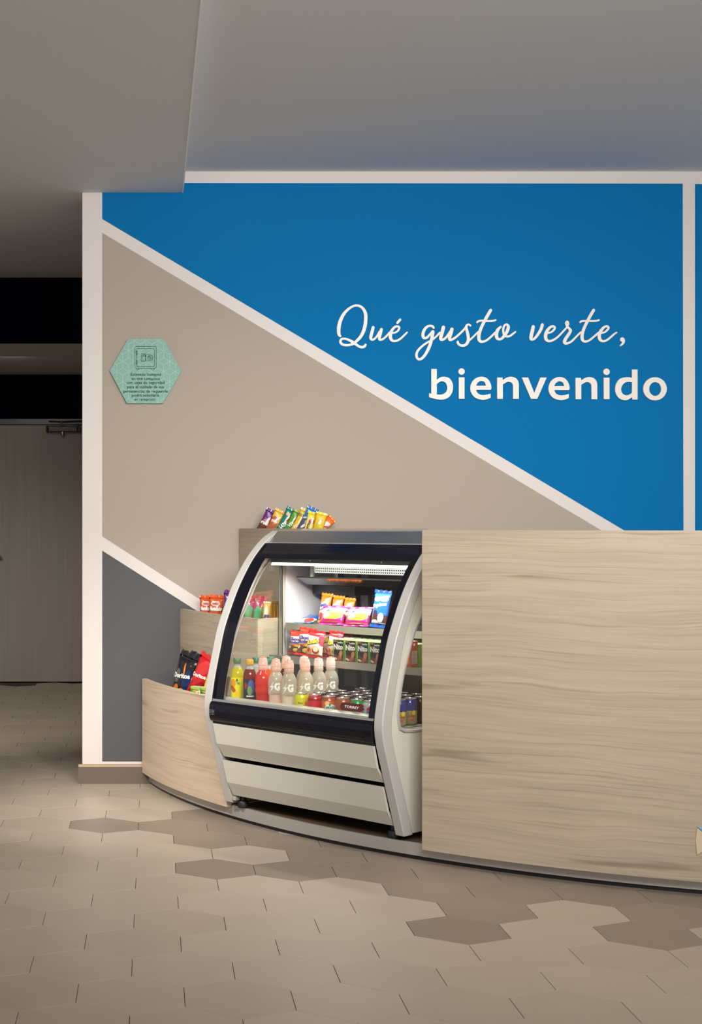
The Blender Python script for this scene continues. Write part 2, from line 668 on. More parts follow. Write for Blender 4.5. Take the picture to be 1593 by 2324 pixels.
field('blue_field', [wpt(232, 415), wpt(1549, 417), wpt(1551, 1284), wpt(232, 497)], M['blue_paint'])
field('blue_field', [wpt(1577, 418), wpt(1880, 419), wpt(1880, 1640), wpt(1577, 1640)], M['blue_paint'])
field('beige_field', [wpt(232, 528.5), wpt(1549, 1313.5), wpt(1549, 1728), wpt(1025, 1728), wpt(232, 1217)], M['beige_paint'])
field('grey_field', [wpt(232, 1249.6), wpt(983, 1728), wpt(232, 1728)], M['grey_paint'])

bb = struct(link('baseboard_back', MB().box(-0.361, WY - 0.025, 0, 0.06, WY, 0.086).box(-0.361, WY, 0, -0.342, 12.3, 0.086).mesh('baseboard_back', M['base_tile'])))
part('top_edge', MB().strip([(WY - 0.025, 0.086), (WY, 0.086), (WY, 0.096), (WY - 0.018, 0.096)], -0.361, 0.06), M['base_edge'], bb)

struct(link('wall_right', MB().box(-0.342, WY + 0.2, 0, -0.2, 12.4, 3.3).mesh('wall_right', M['corridor_paint'])))
struct(link('wall_left', MB().box(-3.6, 8.2, 0, -1.75, 12.4, 3.3).mesh('wall_left', M['corridor_paint'])))
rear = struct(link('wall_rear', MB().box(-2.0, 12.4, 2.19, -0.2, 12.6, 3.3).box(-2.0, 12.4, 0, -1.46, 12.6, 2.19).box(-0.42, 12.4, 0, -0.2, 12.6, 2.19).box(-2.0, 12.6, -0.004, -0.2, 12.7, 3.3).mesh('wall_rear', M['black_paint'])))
ceil = struct(link('ceiling', MB().box(0.165, -1.5, 3.10, 3.9, WY + 0.2, 3.3).mesh('ceiling', M['ceiling_paint'])))
sof = struct(link('ceiling_left', MB().box(-3.6, -1.5, 2.993, 0.1675, WY + 0.001, 3.29).box(-3.6, WY + 0.001, 2.993, -0.343, 10.13, 3.29).mesh('ceiling_left', M['ceiling_paint'])))
part('edge_bead', MB().box(0.1630, -1.5, 2.990, 0.1700, WY - 0.001, 3.1), M['bead'], sof)
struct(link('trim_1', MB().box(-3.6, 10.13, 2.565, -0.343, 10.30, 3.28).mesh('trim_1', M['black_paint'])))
struct(link('ceiling_rear', MB().box(-2.0, 10.30, 2.565, -0.343, 12.4, 2.70).mesh('ceiling_rear', M['ceiling_paint'])))

# the door at the end of the corridor
door = struct(link('door_1', None, None, (0, 12.4, 0)))
part('leaf', MB().box(-1.42, 0.01, 0.008, -0.455, 0.055, 2.145), M['door_wood'], door)
part('frame', MB().box(-1.46, -0.012, 2.15, -0.42, 0.1, 2.195).box(-1.46, -0.012, 0, -1.425, 0.1, 2.15).box(-0.452, -0.012, 0, -0.42, 0.1, 2.15), M['dark_metal'], door)
cl = part('closer', MB().box(-0.845, -0.05, 2.085, -0.60, 0.01, 2.135), mat('closer_body', (0.045, 0.036, 0.04, 1), 0.4), door, bevel=0.008)
part('end_cap', MB().box(-0.862, -0.052, 2.083, -0.845, 0.01, 2.137).box(-0.60, -0.052, 2.083, -0.575, 0.01, 2.137), M['rubber'], cl, bevel=0.006)
part('valve', MB().lathe([(0.016, 0), (0.02, 0.01), (0.02, 0.03)], 14, -0.725, -0.02, 2.055), M['chrome'], cl, smooth=True)
part('arm', MB().box(-0.745, -0.045, 2.135, -0.725, -0.025, 2.172).tube([(-0.735, -0.035, 2.17), (-0.60, -0.09, 2.172), (-0.47, -0.035, 2.178)], 0.007, 6)
     .tube([(-0.735, -0.035, 2.17), (-0.84, -0.03, 2.175)], 0.006, 6), M['rubber'], cl)
hd = part('handle', MB().tube([(-1.262, -0.004, 1.045), (-1.262, -0.05, 1.045), (-1.235, -0.058, 1.045), (-1.235 + 0.012, -0.058, 1.043)], 0.011, 8), M['chrome'], door, smooth=True)
part('rose', MB().lathe([(0.026, 0), (0.026, 0.008), (0.02, 0.012)], 16), M['steel'], hd, loc=(-1.262, 0.01, 1.045), rot=(PI / 2, 0, 0), smooth=True)

# ------------------------------------------------------------------ wall lettering
script = thing('wall_lettering', 'white handwritten-style lettering reading Qué gusto verte on the blue wall', 'sign', (1.45, WY - 0.0045, 2.25))
S_ORG = Vector((1.45, WY - 0.0045, 2.25))


def ribbon(strokes, scale, ox, oy, name='letter'):
    """pen strokes (x, y, width) in a close-up's units -> one flat raised letter"""
    mb = MB()
    for st in strokes:
        pts = spline(st, 6)
        P = [(CX * 0 + ((ox + x / scale) - CX) / F_PX * WY - S_ORG.x, EYE - ((oy + y / scale) - CY) / F_PX * WY - S_ORG.z, w / scale / F_PX * WY / 2) for x, y, w in pts]
        L, Rr = [], []
        n = len(P)
        for i in range(n):
            a, b = P[max(i - 1, 0)], P[min(i + 1, n - 1)]
            dx, dz = b[0] - a[0], b[1] - a[1]
            d = math.hypot(dx, dz) or 1
            nx, nz = -dz / d, dx / d
            x, z, w = P[i]
            L.append((x + nx * w, z + nz * w))
            Rr.append((x - nx * w, z - nz * w))
        dep = [-0.002 - 0.0007 * i / n - 0.0002 * len(mb.f) / 400 for i in range(n)]
        vs = [(p[0], dep[i % n], p[1]) for i, p in enumerate(L + Rr)] + [(x, 0.002, z) for x, z in L + Rr]
        fs = []
        for i in range(n - 1):
            fs += [(i, i + 1, n + i + 1, n + i), (i, i + 1, 2 * n + i + 1, 2 * n + i), (n + i, n + i + 1, 3 * n + i + 1, 3 * n + i)]
        mb.add(vs, fs)
        for e_, (x, z, w) in enumerate((P[0], P[-1])):
            w *= 0.97
            c = [(x + w * math.cos(t * PI / 8), z + w * math.sin(t * PI / 8)) for t in range(16)]
            mb.add([(a, -0.00195 - 0.0007 * e_, b) for a, b in c] + [(a, 0.002, b) for a, b in c], [tuple(range(16))] + [(i, (i + 1) % 16, 16 + (i + 1) % 16, 16 + i) for i in range(16)])
    return part(name, mb, M['letters'], script)


q = (8.85, 755, 680)
ribbon([[(148, 735, 46), (122, 690, 65), (118, 590, 72), (135, 480, 72), (175, 370, 68), (240, 265, 58), (330, 180, 48), (420, 130, 42), (490, 122, 44), (560, 145, 50), (620, 205, 58),
         (655, 290, 66), (660, 400, 68), (645, 530, 70), (610, 650, 68), (555, 750, 62), (490, 820, 56), (425, 880, 52), (350, 910, 46), (270, 918, 46), (200, 905, 48), (158, 870, 50),
         (155, 825, 50), (185, 793, 46), (240, 790, 44), (310, 810, 46), (390, 850, 56), (460, 900, 50), (530, 945, 50), (590, 958, 50), (635, 940, 52), (655, 910, 46)]], *q)
ribbon([[(808, 560, 60), (795, 620, 62), (770, 710, 62), (760, 775, 58), (785, 808, 42), (830, 795, 40), (890, 730, 40), (935, 650, 45)],
        [(975, 600, 58), (955, 680, 62), (935, 760, 60), (935, 800, 50), (965, 810, 40), (1020, 785, 40), (1090, 720, 40), (1140, 660, 40)]], *q)
ribbon([[(1205, 675, 36), (1270, 655, 36), (1320, 610, 40), (1330, 560, 44), (1295, 540, 40), (1240, 555, 45), (1185, 620, 55), (1160, 690, 62), (1155, 760, 66), (1180, 815, 55), (1225, 835, 46),
         (1290, 825, 42), (1360, 785, 40), (1430, 720, 38), (1490, 660, 30)], [(1350, 405, 50), (1295, 470, 46)]], *q)
q = (6.372, 930, 690)
ribbon([[(342, 348, 30), (325, 325, 32), (280, 318, 32), (230, 345, 38), (195, 400, 44), (185, 455, 44), (200, 490, 40), (240, 488, 34), (290, 440, 34), (330, 400, 44)],
        [(332, 405, 44), (320, 470, 44), (300, 560, 44), (265, 650, 44), (215, 740, 40), (160, 795, 36), (115, 795, 34), (92, 750, 36), (105, 690, 34), (160, 625, 32), (230, 570, 30), (310, 525, 28),
         (380, 470, 28), (430, 415, 28)]], *q)
ribbon([[(482, 338, 50), (470, 390, 50), (450, 460, 50), (442, 505, 44), (465, 520, 34), (510, 495, 32), (555, 440, 32), (580, 400, 34)],
        [(605, 365, 48), (592, 420, 48), (572, 480, 48), (570, 512, 40), (595, 520, 34), (650, 490, 32), (720, 430, 30), (775, 375, 30), (815, 320, 28)]], *q)
ribbon([[(872, 315, 28), (855, 300, 28), (825, 305, 32), (812, 340, 36), (825, 400, 42), (840, 470, 44), (840, 530, 44), (815, 580, 42), (770, 603, 36), (720, 595, 34), (690, 565, 34), (690, 545, 30)],
        [(860, 525, 26), (920, 470, 26), (985, 405, 26)]], *q)
ribbon([[(1165, 92, 44), (1120, 170, 46), (1075, 250, 44), (1035, 330, 44), (1005, 410, 46), (993, 480, 48), (1003, 530, 44), (1040, 548, 34), (1100, 530, 32), (1170, 475, 30), (1230, 415, 30)],
        [(970, 265, 30), (990, 250, 28), (1040, 243, 28), (1120, 248, 28), (1200, 245, 28), (1236, 236, 28)]], *q)
ribbon([[(1310, 330, 30), (1265, 380, 46), (1248, 440, 50), (1255, 490, 46), (1285, 512, 36), (1325, 500, 36), (1370, 450, 44), (1405, 390, 46), (1420, 330, 44), (1395, 298, 32), (1360, 320, 30),
         (1345, 380, 30), (1355, 440, 32), (1390, 470, 32), (1440, 465, 30), (1490, 430, 28), (1522, 405, 24)]], *q)
q = (6.6375, 1190, 690)
ribbon([[(128, 344, 50), (115, 410, 52), (98, 480, 52), (95, 525, 46), (120, 537, 34), (160, 510, 38), (205, 450, 42), (245, 380, 46), (265, 315, 46)]], *q)
ribbon([[(345, 440, 28), (400, 425, 28), (440, 390, 32), (452, 355, 34), (425, 338, 32), (380, 355, 38), (335, 410, 48), (315, 470, 52), (320, 530, 48), (360, 560, 38), (420, 548, 32), (490, 505, 30),
         (560, 435, 28)]], *q)
ribbon([[(560, 435, 28), (620, 370, 28), (650, 325, 28), (655, 285, 28), (638, 265, 26), (620, 290, 28), (640, 340, 32), (680, 385, 40), (688, 410, 44), (660, 460, 46), (620, 520, 48), (598, 565, 48),
         (610, 592, 42), (650, 592, 34), (710, 560, 30), (780, 490, 28), (840, 430, 28)]], *q)
ribbon([[(1038, 94, 44), (990, 175, 46), (945, 260, 44), (905, 340, 44), (875, 420, 46), (862, 490, 48), (872, 545, 44), (910, 568, 34), (970, 550, 30), (1040, 495, 30), (1110, 435, 30)],
        [(837, 275, 30), (860, 260, 28), (920, 257, 28), (1000, 258, 28), (1080, 255, 28), (1116, 245, 28)]], *q)
ribbon([[(1150, 440, 28), (1205, 425, 28), (1250, 385, 32), (1260, 355, 34), (1235, 338, 32), (1190, 355, 38), (1145, 410, 48), (1122, 470, 50), (1130, 530, 48), (1170, 562, 36), (1225, 552, 32),
         (1290, 505, 30), (1340, 460, 28), (1382, 430, 22)]], *q)
ribbon([[(1468, 537, 70), (1485, 560, 50), (1475, 595, 36), (1440, 628, 20)]], *q)

bold = thing('wall_lettering', 'bold white lowercase lettering reading bienvenido below the handwritten line', 'sign', (1.95, WY - 0.0068, 2.0))


def outline(pts, dx=0, dy=0, ox=960, oy=830):
    """mixed corner ('c') / smooth ('s') outline in close-up units -> wall-plane polygon"""
    out = []
    n = len(pts)
    for i in range(n):
        a, b = pts[i], pts[(i + 1) % n]
        p0 = pts[i - 1] if a[2] == 's' else a
        p3 = pts[(i + 2) % n] if b[2] == 's' else b
        if a[2] == 'c' and b[2] == 'c':
            out.append(a[:2])
            continue
        for s in range(6):
            t = s / 6
            out.append(tuple(0.5 * (2 * a[k] + (b[k] - p0[k]) * t + (2 * p0[k] - 5 * a[k] + 4 * b[k] - p3[k]) * t * t + (3 * a[k] - p0[k] - 3 * b[k] + p3[k]) * t ** 3) for k in (0, 1)))
    res = []
    for x, y in out:
        p = at(ox + (x + dx) / 5.493, oy + (y + dy) / 5.493, WY)
        res.append((p.x - 1.95, p.z - 2.0))
    return res


def ell(cx, cy, rx, ry, ox=960, dy=0):
    r = []
    for i in range(28):
        t = 2 * PI * i / 28
        p = at(ox + (cx + rx * math.cos(t)) / 5.493, 830 + (cy + dy + ry * math.sin(t)) / 5.493, WY)
        r.append((p.x - 1.95, p.z - 2.0))
    return r


C_, S_ = 'c', 's'
b_o = [(98, 43, C_), (166, 43, C_), (166, 178, C_), (215, 146, S_), (262, 140, S_), (320, 158, S_), (358, 210, S_), (368, 270, S_), (355, 340, S_), (315, 395, S_), (262, 420, S_), (205, 424, S_), (140, 415, S_),
       (70, 395, C_), (72, 345, C_), (98, 352, C_)]
b_h = [(166, 232, C_), (200, 206, S_), (235, 198, S_), (275, 215, S_), (296, 265, S_), (290, 312, S_), (262, 347, S_), (215, 363, S_), (166, 362, C_)]
e_o = [(838, 302, C_), (655, 302, C_), (672, 340, S_), (715, 365, S_), (770, 366, S_), (836, 350, C_), (836, 402, C_), (790, 420, S_), (730, 427, S_), (650, 405, S_), (600, 350, S_), (583, 283, S_), (600, 215, S_),
       (650, 160, S_), (722, 139, S_), (790, 160, S_), (832, 215, S_), (846, 272, S_)]
e_h = [(655, 252, C_), (672, 218, S_), (705, 196, S_), (730, 194, S_), (757, 205, S_), (773, 230, S_), (779, 252, C_)]
n_o = [(917, 150, C_), (984, 150, C_), (988, 182, C_), (1035, 152, S_), (1090, 140, S_), (1150, 158, S_), (1182, 205, S_), (1187, 262, C_), (1187, 416, C_), (1115, 416, C_), (1115, 262, C_), (1106, 225, S_), (1078, 206, S_),
       (1045, 205, S_), (988, 235, C_), (988, 416, C_), (917, 416, C_)]
i_o = [(440, 148, C_), (511, 148, C_), (511, 415, C_), (440, 415, C_)]
v_o = [(1225, 150, C_), (1303, 150, C_), (1379, 342, C_), (1455, 150, C_), (1534, 150, C_), (1416, 416, C_), (1338, 416, C_)]
d_o = [(1058, 50, C_), (1127, 50, C_), (1127, 423, C_), (1062, 423, C_), (1058, 395, C_), (1010, 425, S_), (965, 433, S_), (900, 410, S_), (860, 355, S_), (848, 295, S_), (862, 225, S_), (910, 165, S_), (985, 146, S_),
       (1030, 148, S_), (1058, 155, C_)]
d_h = [(1058, 210, C_), (1020, 203, S_), (975, 212, S_), (935, 250, S_), (922, 300, S_), (940, 350, S_), (985, 371, S_), (1025, 362, S_), (1058, 340, C_)]
for shapes in ([outline(b_o), outline(b_h)], [outline(i_o), ell(474, 76, 40, 40)], [outline(e_o), outline(e_h)], [outline(n_o)], [outline(v_o)],
               [outline(e_o, -565, 4, 1240), outline(e_h, -565, 4, 1240)], [outline(n_o, -562, 4, 1240)], [outline(i_o, 266, 4, 1240), ell(741, 79, 40, 40, 1240)],
               [outline(d_o, 0, 0, 1240), outline(d_h, 0, 0, 1240)], [ell(1344, 291, 147, 145, 1240), ell(1346, 293, 75, 86, 1240)]):
    link('letter', fill2d(shapes, 0.010, 'letter', M['letters']), bold, (0, 0, 0), (PI / 2, 0, 0))

# ------------------------------------------------------------------ hexagonal sign
HS = Vector((-0.0225, WY - 0.014, 2.0825))
sign = thing('wall_sign', 'pale green hexagonal plaque about safe boxes on the beige wall', 'sign', HS)


def sp(x, y):
    """close-up units of the plaque -> plaque-plane coordinates"""
    p = at(230 + x / 7.965, 750 + y / 7.965, WY - 0.014)
    return (p.x - HS.x, p.z - HS.z)


hexv = [sp(*p) for p in ((485, 152), (1130, 152), (1450, 742), (1110, 1318), (462, 1318), (150, 726))]
link('board', fill2d([hexv], 0.008, 'board', M['teal']), sign, (0, 0, 0), (PI / 2, 0, 0))
part('standoff', MB().box(-0.06, 0.004, -0.06, 0.06, 0.0122, 0.06), M['acrylic_edge'], sign)


def inside(p):
    s = 0
    for i in range(6):
        a, b = hexv[i], hexv[(i + 1) % 6]
        c = (b[0] - a[0]) * (p[1] - a[1]) - (b[1] - a[1]) * (p[0] - a[0])
        if i == 0:
            s = c
        elif c * s < 0:
            return False
    return True


def segs(mb, a, b, w, y):
    dx, dz = b[0] - a[0], b[1] - a[1]
    d = math.hypot(dx, dz) or 1
    nx, nz = -dz / d * w / 2, dx / d * w / 2
    mb.add([(a[0] + nx, y, a[1] + nz), (b[0] + nx, y, b[1] + nz), (b[0] - nx, y, b[1] - nz), (a[0] - nx, y, a[1] - nz)], [(0, 1, 2, 3)])


lines = MB()
A0 = 212.0
for r in range(-1, 9):
    for c in range(-1, 9):
        X = 385 + (c - 2) * A0 + (A0 / 2 if r % 2 else 0)
        Yp = 190 + r * 184.5
        if r % 2 == 0:
            X -= 0
        for t in range(6):
            aa = math.radians(30 + 60 * t)
            p, p2 = (X, Yp), (X + 122.4 * math.cos(aa), Yp + 122.4 * math.sin(aa))
            # clip by small steps
            n = 10
            run = [i for i in range(n + 1) if inside(sp(p[0] + (p2[0] - p[0]) * i / n, p[1] + (p2[1] - p[1]) * i / n))]
            if len(run) > 1:
                s0, s1 = run[0] / n, run[-1] / n
                segs(lines, sp(p[0] + (p2[0] - p[0]) * s0, p[1] + (p2[1] - p[1]) * s0), sp(p[0] + (p2[0] - p[0]) * s1, p[1] + (p2[1] - p[1]) * s1), 0.0022, -0.00425)
part('line_pattern', lines, M['teal_line'], sign)


def rrect(x0, y0, x1, y1, r):
    pts = []
    for cx, cy, a0 in ((x1 - r, y0 + r, -90), (x1 - r, y1 - r, 0), (x0 + r, y1 - r, 90), (x0 + r, y0 + r, 180)):
        for i in range(5):
            t = math.radians(a0 + 22.5 * i)
            pts.append((cx + r * math.cos(t), cy + r * math.sin(t)))
    return pts


icon = MB()


def loop(pts, w=0.0019, closed=True):
    for i in range(len(pts) if closed else len(pts) - 1):
        segs(icon, sp(*pts[i]), sp(*pts[(i + 1) % len(pts)]), w, -0.0047)


loop(rrect(605, 292, 990, 688, 22))
loop(rrect(637, 328, 957, 656, 28))
loop(rrect(624, 375, 650, 440, 10))
loop(rrect(624, 542, 650, 608, 10))
loop(rrect(718, 418, 806, 566, 30))
loop(rrect(738, 440, 800, 544, 18))
loop(rrect(750, 448, 795, 472, 10))
loop([(806, 436), (860, 436), (900, 445), (925, 470), (932, 495), (925, 522), (900, 545), (860, 552), (806, 552)], closed=False)
loop([(872 + 36 * math.cos(t * PI / 10), 494 + 36 * math.sin(t * PI / 10)) for t in range(20)])
loop([(848, 475), (890, 520)], closed=False)
loop([(858, 464), (900, 508)], closed=False)
loop([(628, 690), (642, 715), (665, 715), (680, 690)], closed=False)
loop([(905, 690), (918, 718), (945, 718), (958, 690)], closed=False)
part('safe_icon', icon, M['ink_dark'], sign)
for txt, x0, x1, yc, hgt in (('Estimado huésped', 530, 1075, 803, 62), ('con cajas de seguridad', 462, 1140, 952, 60), ('para el cuidado de sus', 468, 1132, 1028, 56),
                             ('pertenencias; de requerirla', 397, 1200, 1108, 56), ('podrá solicitarla', 550, 1045, 1180, 60), ('en recepción.', 595, 985, 1255, 60), ('en', 545, 612, 882, None),
                             ('contamos', 765, 1056, 880, None)):
    a, b = sp(x0, yc), sp(x1, yc)
    me = text_mesh(txt, M['ink_dark'], b[0] - a[0], None, bold=0.012)
    link('text_line', me, sign, ((a[0] + b[0]) / 2, -0.0047, a[1]), (PI / 2, 0, 0))
a, b = sp(638, 878), sp(748, 878)
link('text_line', text_mesh('one', M['ink_black'], b[0] - a[0], None, bold=0.035), sign, ((a[0] + b[0]) / 2, -0.0047, a[1]), (PI / 2, 0, 0))

# ------------------------------------------------------------------ display-case frame of reference
P0, P1 = Vector((0.330097, 6.563107)), Vector((0.990258, 5.810888))
CW = (P1 - P0).length
DA = (P1 - P0).normalized()
DB = Vector((-DA.y, DA.x))
CANG = math.atan2(DA.y, DA.x)


def cw(u, s, z):
    p = P0 + DA * u + DB * s
    return Vector((p.x, p.y, z))


# ------------------------------------------------------------------ curved counter joinery


def arc_pt(r, t):
    return Vector((ARC_C.x + r * math.cos(t), ARC_C.y + r * math.sin(t)))


def wall_angle(r, y=WY - 0.014):
    return -PI + math.asin((ARC_C.y - y) / r)


def case_angle(r, u=-0.012):
    t = wall_angle(r)
    while True:
        p = arc_pt(r, t) - P0
        if p.dot(DA) > u:
            return t
        t += 0.0008


def curved(r0, r1, t0, t1, z0, z1, n=40):
    """part of a ring: r0 outer face, r1 inner face"""
    mb = MB()
    for i in range(n):
        a, b = t0 + (t1 - t0) * i / n, t0 + (t1 - t0) * (i + 1) / n
        p = [arc_pt(r0, a), arc_pt(r0, b), arc_pt(r1, b), arc_pt(r1, a)]
        vs = [(q.x, q.y, z0) for q in p] + [(q.x, q.y, z1) for q in p]
        fs = [(0, 1, 5, 4), (4, 5, 6, 7), (0, 3, 2, 1), (2, 3, 7, 6)]
        u0, u1 = (a - t0) * r0, (b - t0) * r0
        h = 0.2
        uv = [[(u0, z0), (u1, z0), (u1, z1), (u0, z1)], [(u0, h), (u1, h), (u1, h + .02), (u0, h + .02)], [(u0, h), (u0, h), (u1, h), (u1, h)], [(u1, z0), (u0, z0), (u0, z1), (u1, z1)]]
        if i == 0:
            fs.append((0, 4, 7, 3))
            uv.append([(0, z0), (0, z1), (.02, z1), (.02, z0)])
        if i == n - 1:
            fs.append((1, 2, 6, 5))
            uv.append([(0, z0), (.02, z0), (.02, z1), (0, z1)])
        mb.add(vs, fs, uv)
    return mb


def flatpanel(p, q2, th, z0, z1):
    """straight upright board from p to q2 (2-D), thickness to its left"""
    d = (q2 - p)
    L = d.length
    n = Vector((-d.y, d.x)) / L * th
    c = [p, q2, q2 + n, p + n]
    vs = [(a.x, a.y, z0) for a in c] + [(a.x, a.y, z1) for a in c]
    return MB().add(vs, [(0, 1, 5, 4), (1, 2, 6, 5), (2, 3, 7, 6), (3, 0, 4, 7), (4, 5, 6, 7), (3, 2, 1, 0)],
                    [[(0, z0), (L, z0), (L, z1), (0, z1)], [(0, z0), (.02, z0), (.02, z1), (0, z1)], [(L, z0), (0, z0), (0, z1), (L, z1)], [(0, z0), (.02, z0), (.02, z1), (0, z1)],
                     [(0, .2), (L, .2), (L, .22), (0, .22)], [(0, .2), (L, .2), (L, .22), (0, .22)]])


def poly_slab(pts, z0, z1):
    n = len(pts)
    return MB().add([(p[0], p[1], z0) for p in pts] + [(p[0], p[1], z1) for p in pts],
                    [tuple(range(n))[::-1], tuple(range(n, 2 * n))] + [(i, (i + 1) % n, n + (i + 1) % n, n + i) for i in range(n)])


# plinth with brushed-steel face, standing on a recessed black foot
pl = thing('counter_plinth', 'low curved plinth with brushed steel band under display case and counter', 'plinth')
t0, t1 = wall_angle(ARC_R, WY - 0.004), math.radians(-94)
part('recess', curved(ARC_R - 0.012, ARC_R - 0.06, t0 + 0.012, t1, 0.0, 0.017), M['black'], pl)
part('steel_band', curved(ARC_R, ARC_R - 0.012, t0 + 0.010, t1, 0.017, 0.066, 60), M['brushed'], pl, smooth=True)
deck = [arc_pt(ARC_R - 0.012, t0 + 0.012 + (t1 - t0 - 0.012) * i / 40) for i in range(41)]
deck += [arc_pt(ARC_R - 0.9, t1 + (wall_angle(ARC_R - 0.9, 7.5) - t1) * i / 24) for i in range(25)]
part('deck_board', poly_slab([(p.x, p.y) for p in deck], 0.04, 0.066), M['deck'], pl)

R_LOW, R_MID, R_TOP = ARC_R + 0.032, ARC_R - 0.160, ARC_R - 0.45
Z_LOW, Z_MID, Z_TOP = 0.533, 0.884, 1.2905
TH = 0.025


def bin_unit(name, label, r, zf0, zf1, y_start, m):
    """stepped snack trough: curved front board, shelf and an end board along the case"""
    b = thing(name, label, 'display bin')
    ta, tb = wall_angle(r, y_start), case_angle(r)
    part('front_panel', curved(r, r - TH, ta, tb, zf0, zf1, 36), m, b)
    return b, ta, tb


g = 'stepped snack bins'
b, ta, tb = bin_unit('snack_bin', 'lowest curved light wood snack bin, at the foot of the grey wall', R_LOW, 0.060, Z_LOW, WY - 0.035, M['wood_lit'])
b['group'] = g
n = 24
ring = [arc_pt(R_LOW - TH, ta + 0.01 + (tb - ta - 0.014) * i / n) for i in range(n + 1)]
ta2, tb2 = wall_angle(R_MID), case_angle(R_MID)
ring2 = [arc_pt(R_MID, tb2 + (ta2 - tb2) * i / n) for i in range(n + 1)]
part('shelf', poly_slab([(p.x, p.y) for p in ring + ring2], 0.405, 0.425), M['wood_lit'], b)
e0, e1 = arc_pt(R_LOW - TH, tb), arc_pt(R_MID + 0.001, tb2)
part('end_panel', flatpanel(e0, e1, 0.012, 0.07, Z_LOW), M['wood_edge'], b)

b, ta, tb = bin_unit('snack_bin', 'middle light wood snack bin, between the lowest and the tallest', R_MID, 0.43, Z_MID, WY - 0.012, M['wood'])
b['group'] = g
ring = [arc_pt(R_MID - TH, ta + 0.01 + (tb - ta - 0.014) * i / n) for i in range(n + 1)]
ta3, tb3 = wall_angle(R_TOP), case_angle(R_TOP)
ring2 = [arc_pt(R_TOP, tb3 + (ta3 - tb3) * i / n) for i in range(n + 1)]
part('shelf', poly_slab([(p.x, p.y) for p in ring + ring2], 0.765, 0.785), M['wood'], b)
e0, e1 = arc_pt(R_MID, tb), arc_pt(R_TOP + 0.001, tb3)
part('end_panel', flatpanel(e0, e1, 0.012, 0.43, Z_MID), M['wood'], b)

b, ta, tb = bin_unit('snack_bin', 'tallest light wood snack bin, level with the top of the case', R_TOP, 0.79, Z_TOP, WY - 0.014, M['wood'])
b['group'] = g
ring = [arc_pt(R_TOP - TH, ta + 0.012 + (tb - ta - 0.016) * i / n) for i in range(n + 1)]
pw = P0 - DA * 0.012 + DB * ((WY - 0.03 - (P0 - DA * 0.012).y) / DB.y)
part('shelf', poly_slab([(p.x, p.y) for p in ring] + [(pw.x, pw.y)], 1.225, 1.245), M['wood'], b)
part('end_panel', flatpanel(arc_pt(R_TOP, tb), pw, 0.012, 0.79, Z_TOP), M['wood'], b)

# tall reception counter
ct = thing('reception_counter', 'tall curved light wood reception counter right of the glass case', 'counter')
ta, tb = math.radians(-129.73), math.radians(-94)
R_CT = ARC_R + 0.045
part('front_panel', curved(R_CT, R_CT - 0.03, ta, tb, 0.055, 1.286, 60), M['wood'], ct)
e0 = arc_pt(R_CT - 0.03, ta)
e1 = arc_pt(R_CT - 0.42, ta + 0.02)
part('end_panel', flatpanel(e0, e1, 0.02, 0.07, 1.26), M['wood'], ct)
part('counter_top', curved(R_CT - 0.031, R_CT - 0.40, ta + 0.012, tb, 1.20, 1.235, 40), M['wood'], ct)

# small sticker just inside the right edge of the picture, on the counter front
stk = thing('hexagon_plaque', 'small pale blue cornered plaque on the counter front at the right edge', 'sign')
p = at(1583, 1872, 5.245)
tt = math.atan2(p.y - ARC_C.y, p.x - ARC_C.x)
base = arc_pt(R_CT + 0.004, tt)


def plaque(zs, m, name):
    mb = MB()
    vs = []
    for a, z in zs:
        q = arc_pt(R_CT + 0.005, tt + a / R_CT)
        vs.append((q.x, q.y, z))
    for a, z in zs:
        q = arc_pt(R_CT + 0.0018, tt + a / R_CT)
        vs.append((q.x, q.y, z))
    n = len(zs)
    mb.add(vs, [tuple(range(n)), tuple(range(n, 2 * n))[::-1]] + [(i, (i + 1) % n, n + (i + 1) % n, n + i) for i in range(n)])
    return part(name, mb, m, stk)


zc = p.z
plaque([(0, zc), (0.16, zc), (0.16, zc - 0.10), (0.06, zc - 0.05)], mat('plaque_blue', (0.22, 0.42, 0.55, 1), 0.4), 'blue_facet')
plaque([(0, zc - 0.004), (0.057, zc - 0.052), (0.0, zc - 0.10), (-0.006, zc - 0.05)], mat('plaque_sand', (0.58, 0.47, 0.33, 1), 0.4), 'sand_facet')

# ------------------------------------------------------------------ the refrigerated case
case = thing('display_case', 'white refrigerated display case with curved glass front, full of drinks', 'display case', (P0.x, P0.y, 0), CANG)
PROF = [(0.088, 0.002), (0.10, 0.0), (0.231, -0.043), (0.345, -0.081), (0.44, -0.112), (0.486, -0.123), (0.519, -0.127), (0.56, -0.124), (0.596, -0.117), (0.673, -0.100), (0.755, -0.077), (0.85, -0.050), (0.933, -0.013),
        (1.018, 0.031), (1.089, 0.077), (1.161, 0.133), (1.231, 0.209), (1.262, 0.258), (1.281, 0.298)]
PF = spline(PROF, 3)


def S(z):
    for (za, sa), (zb, sb) in zip(PF, PF[1:]):
        if za <= z <= zb:
            return sa + (sb - sa) * (z - za) / max(zb - za, 1e-9)
    return PF[-1][1] if z > PF[-1][0] else PF[0][1]


FW = 0.045


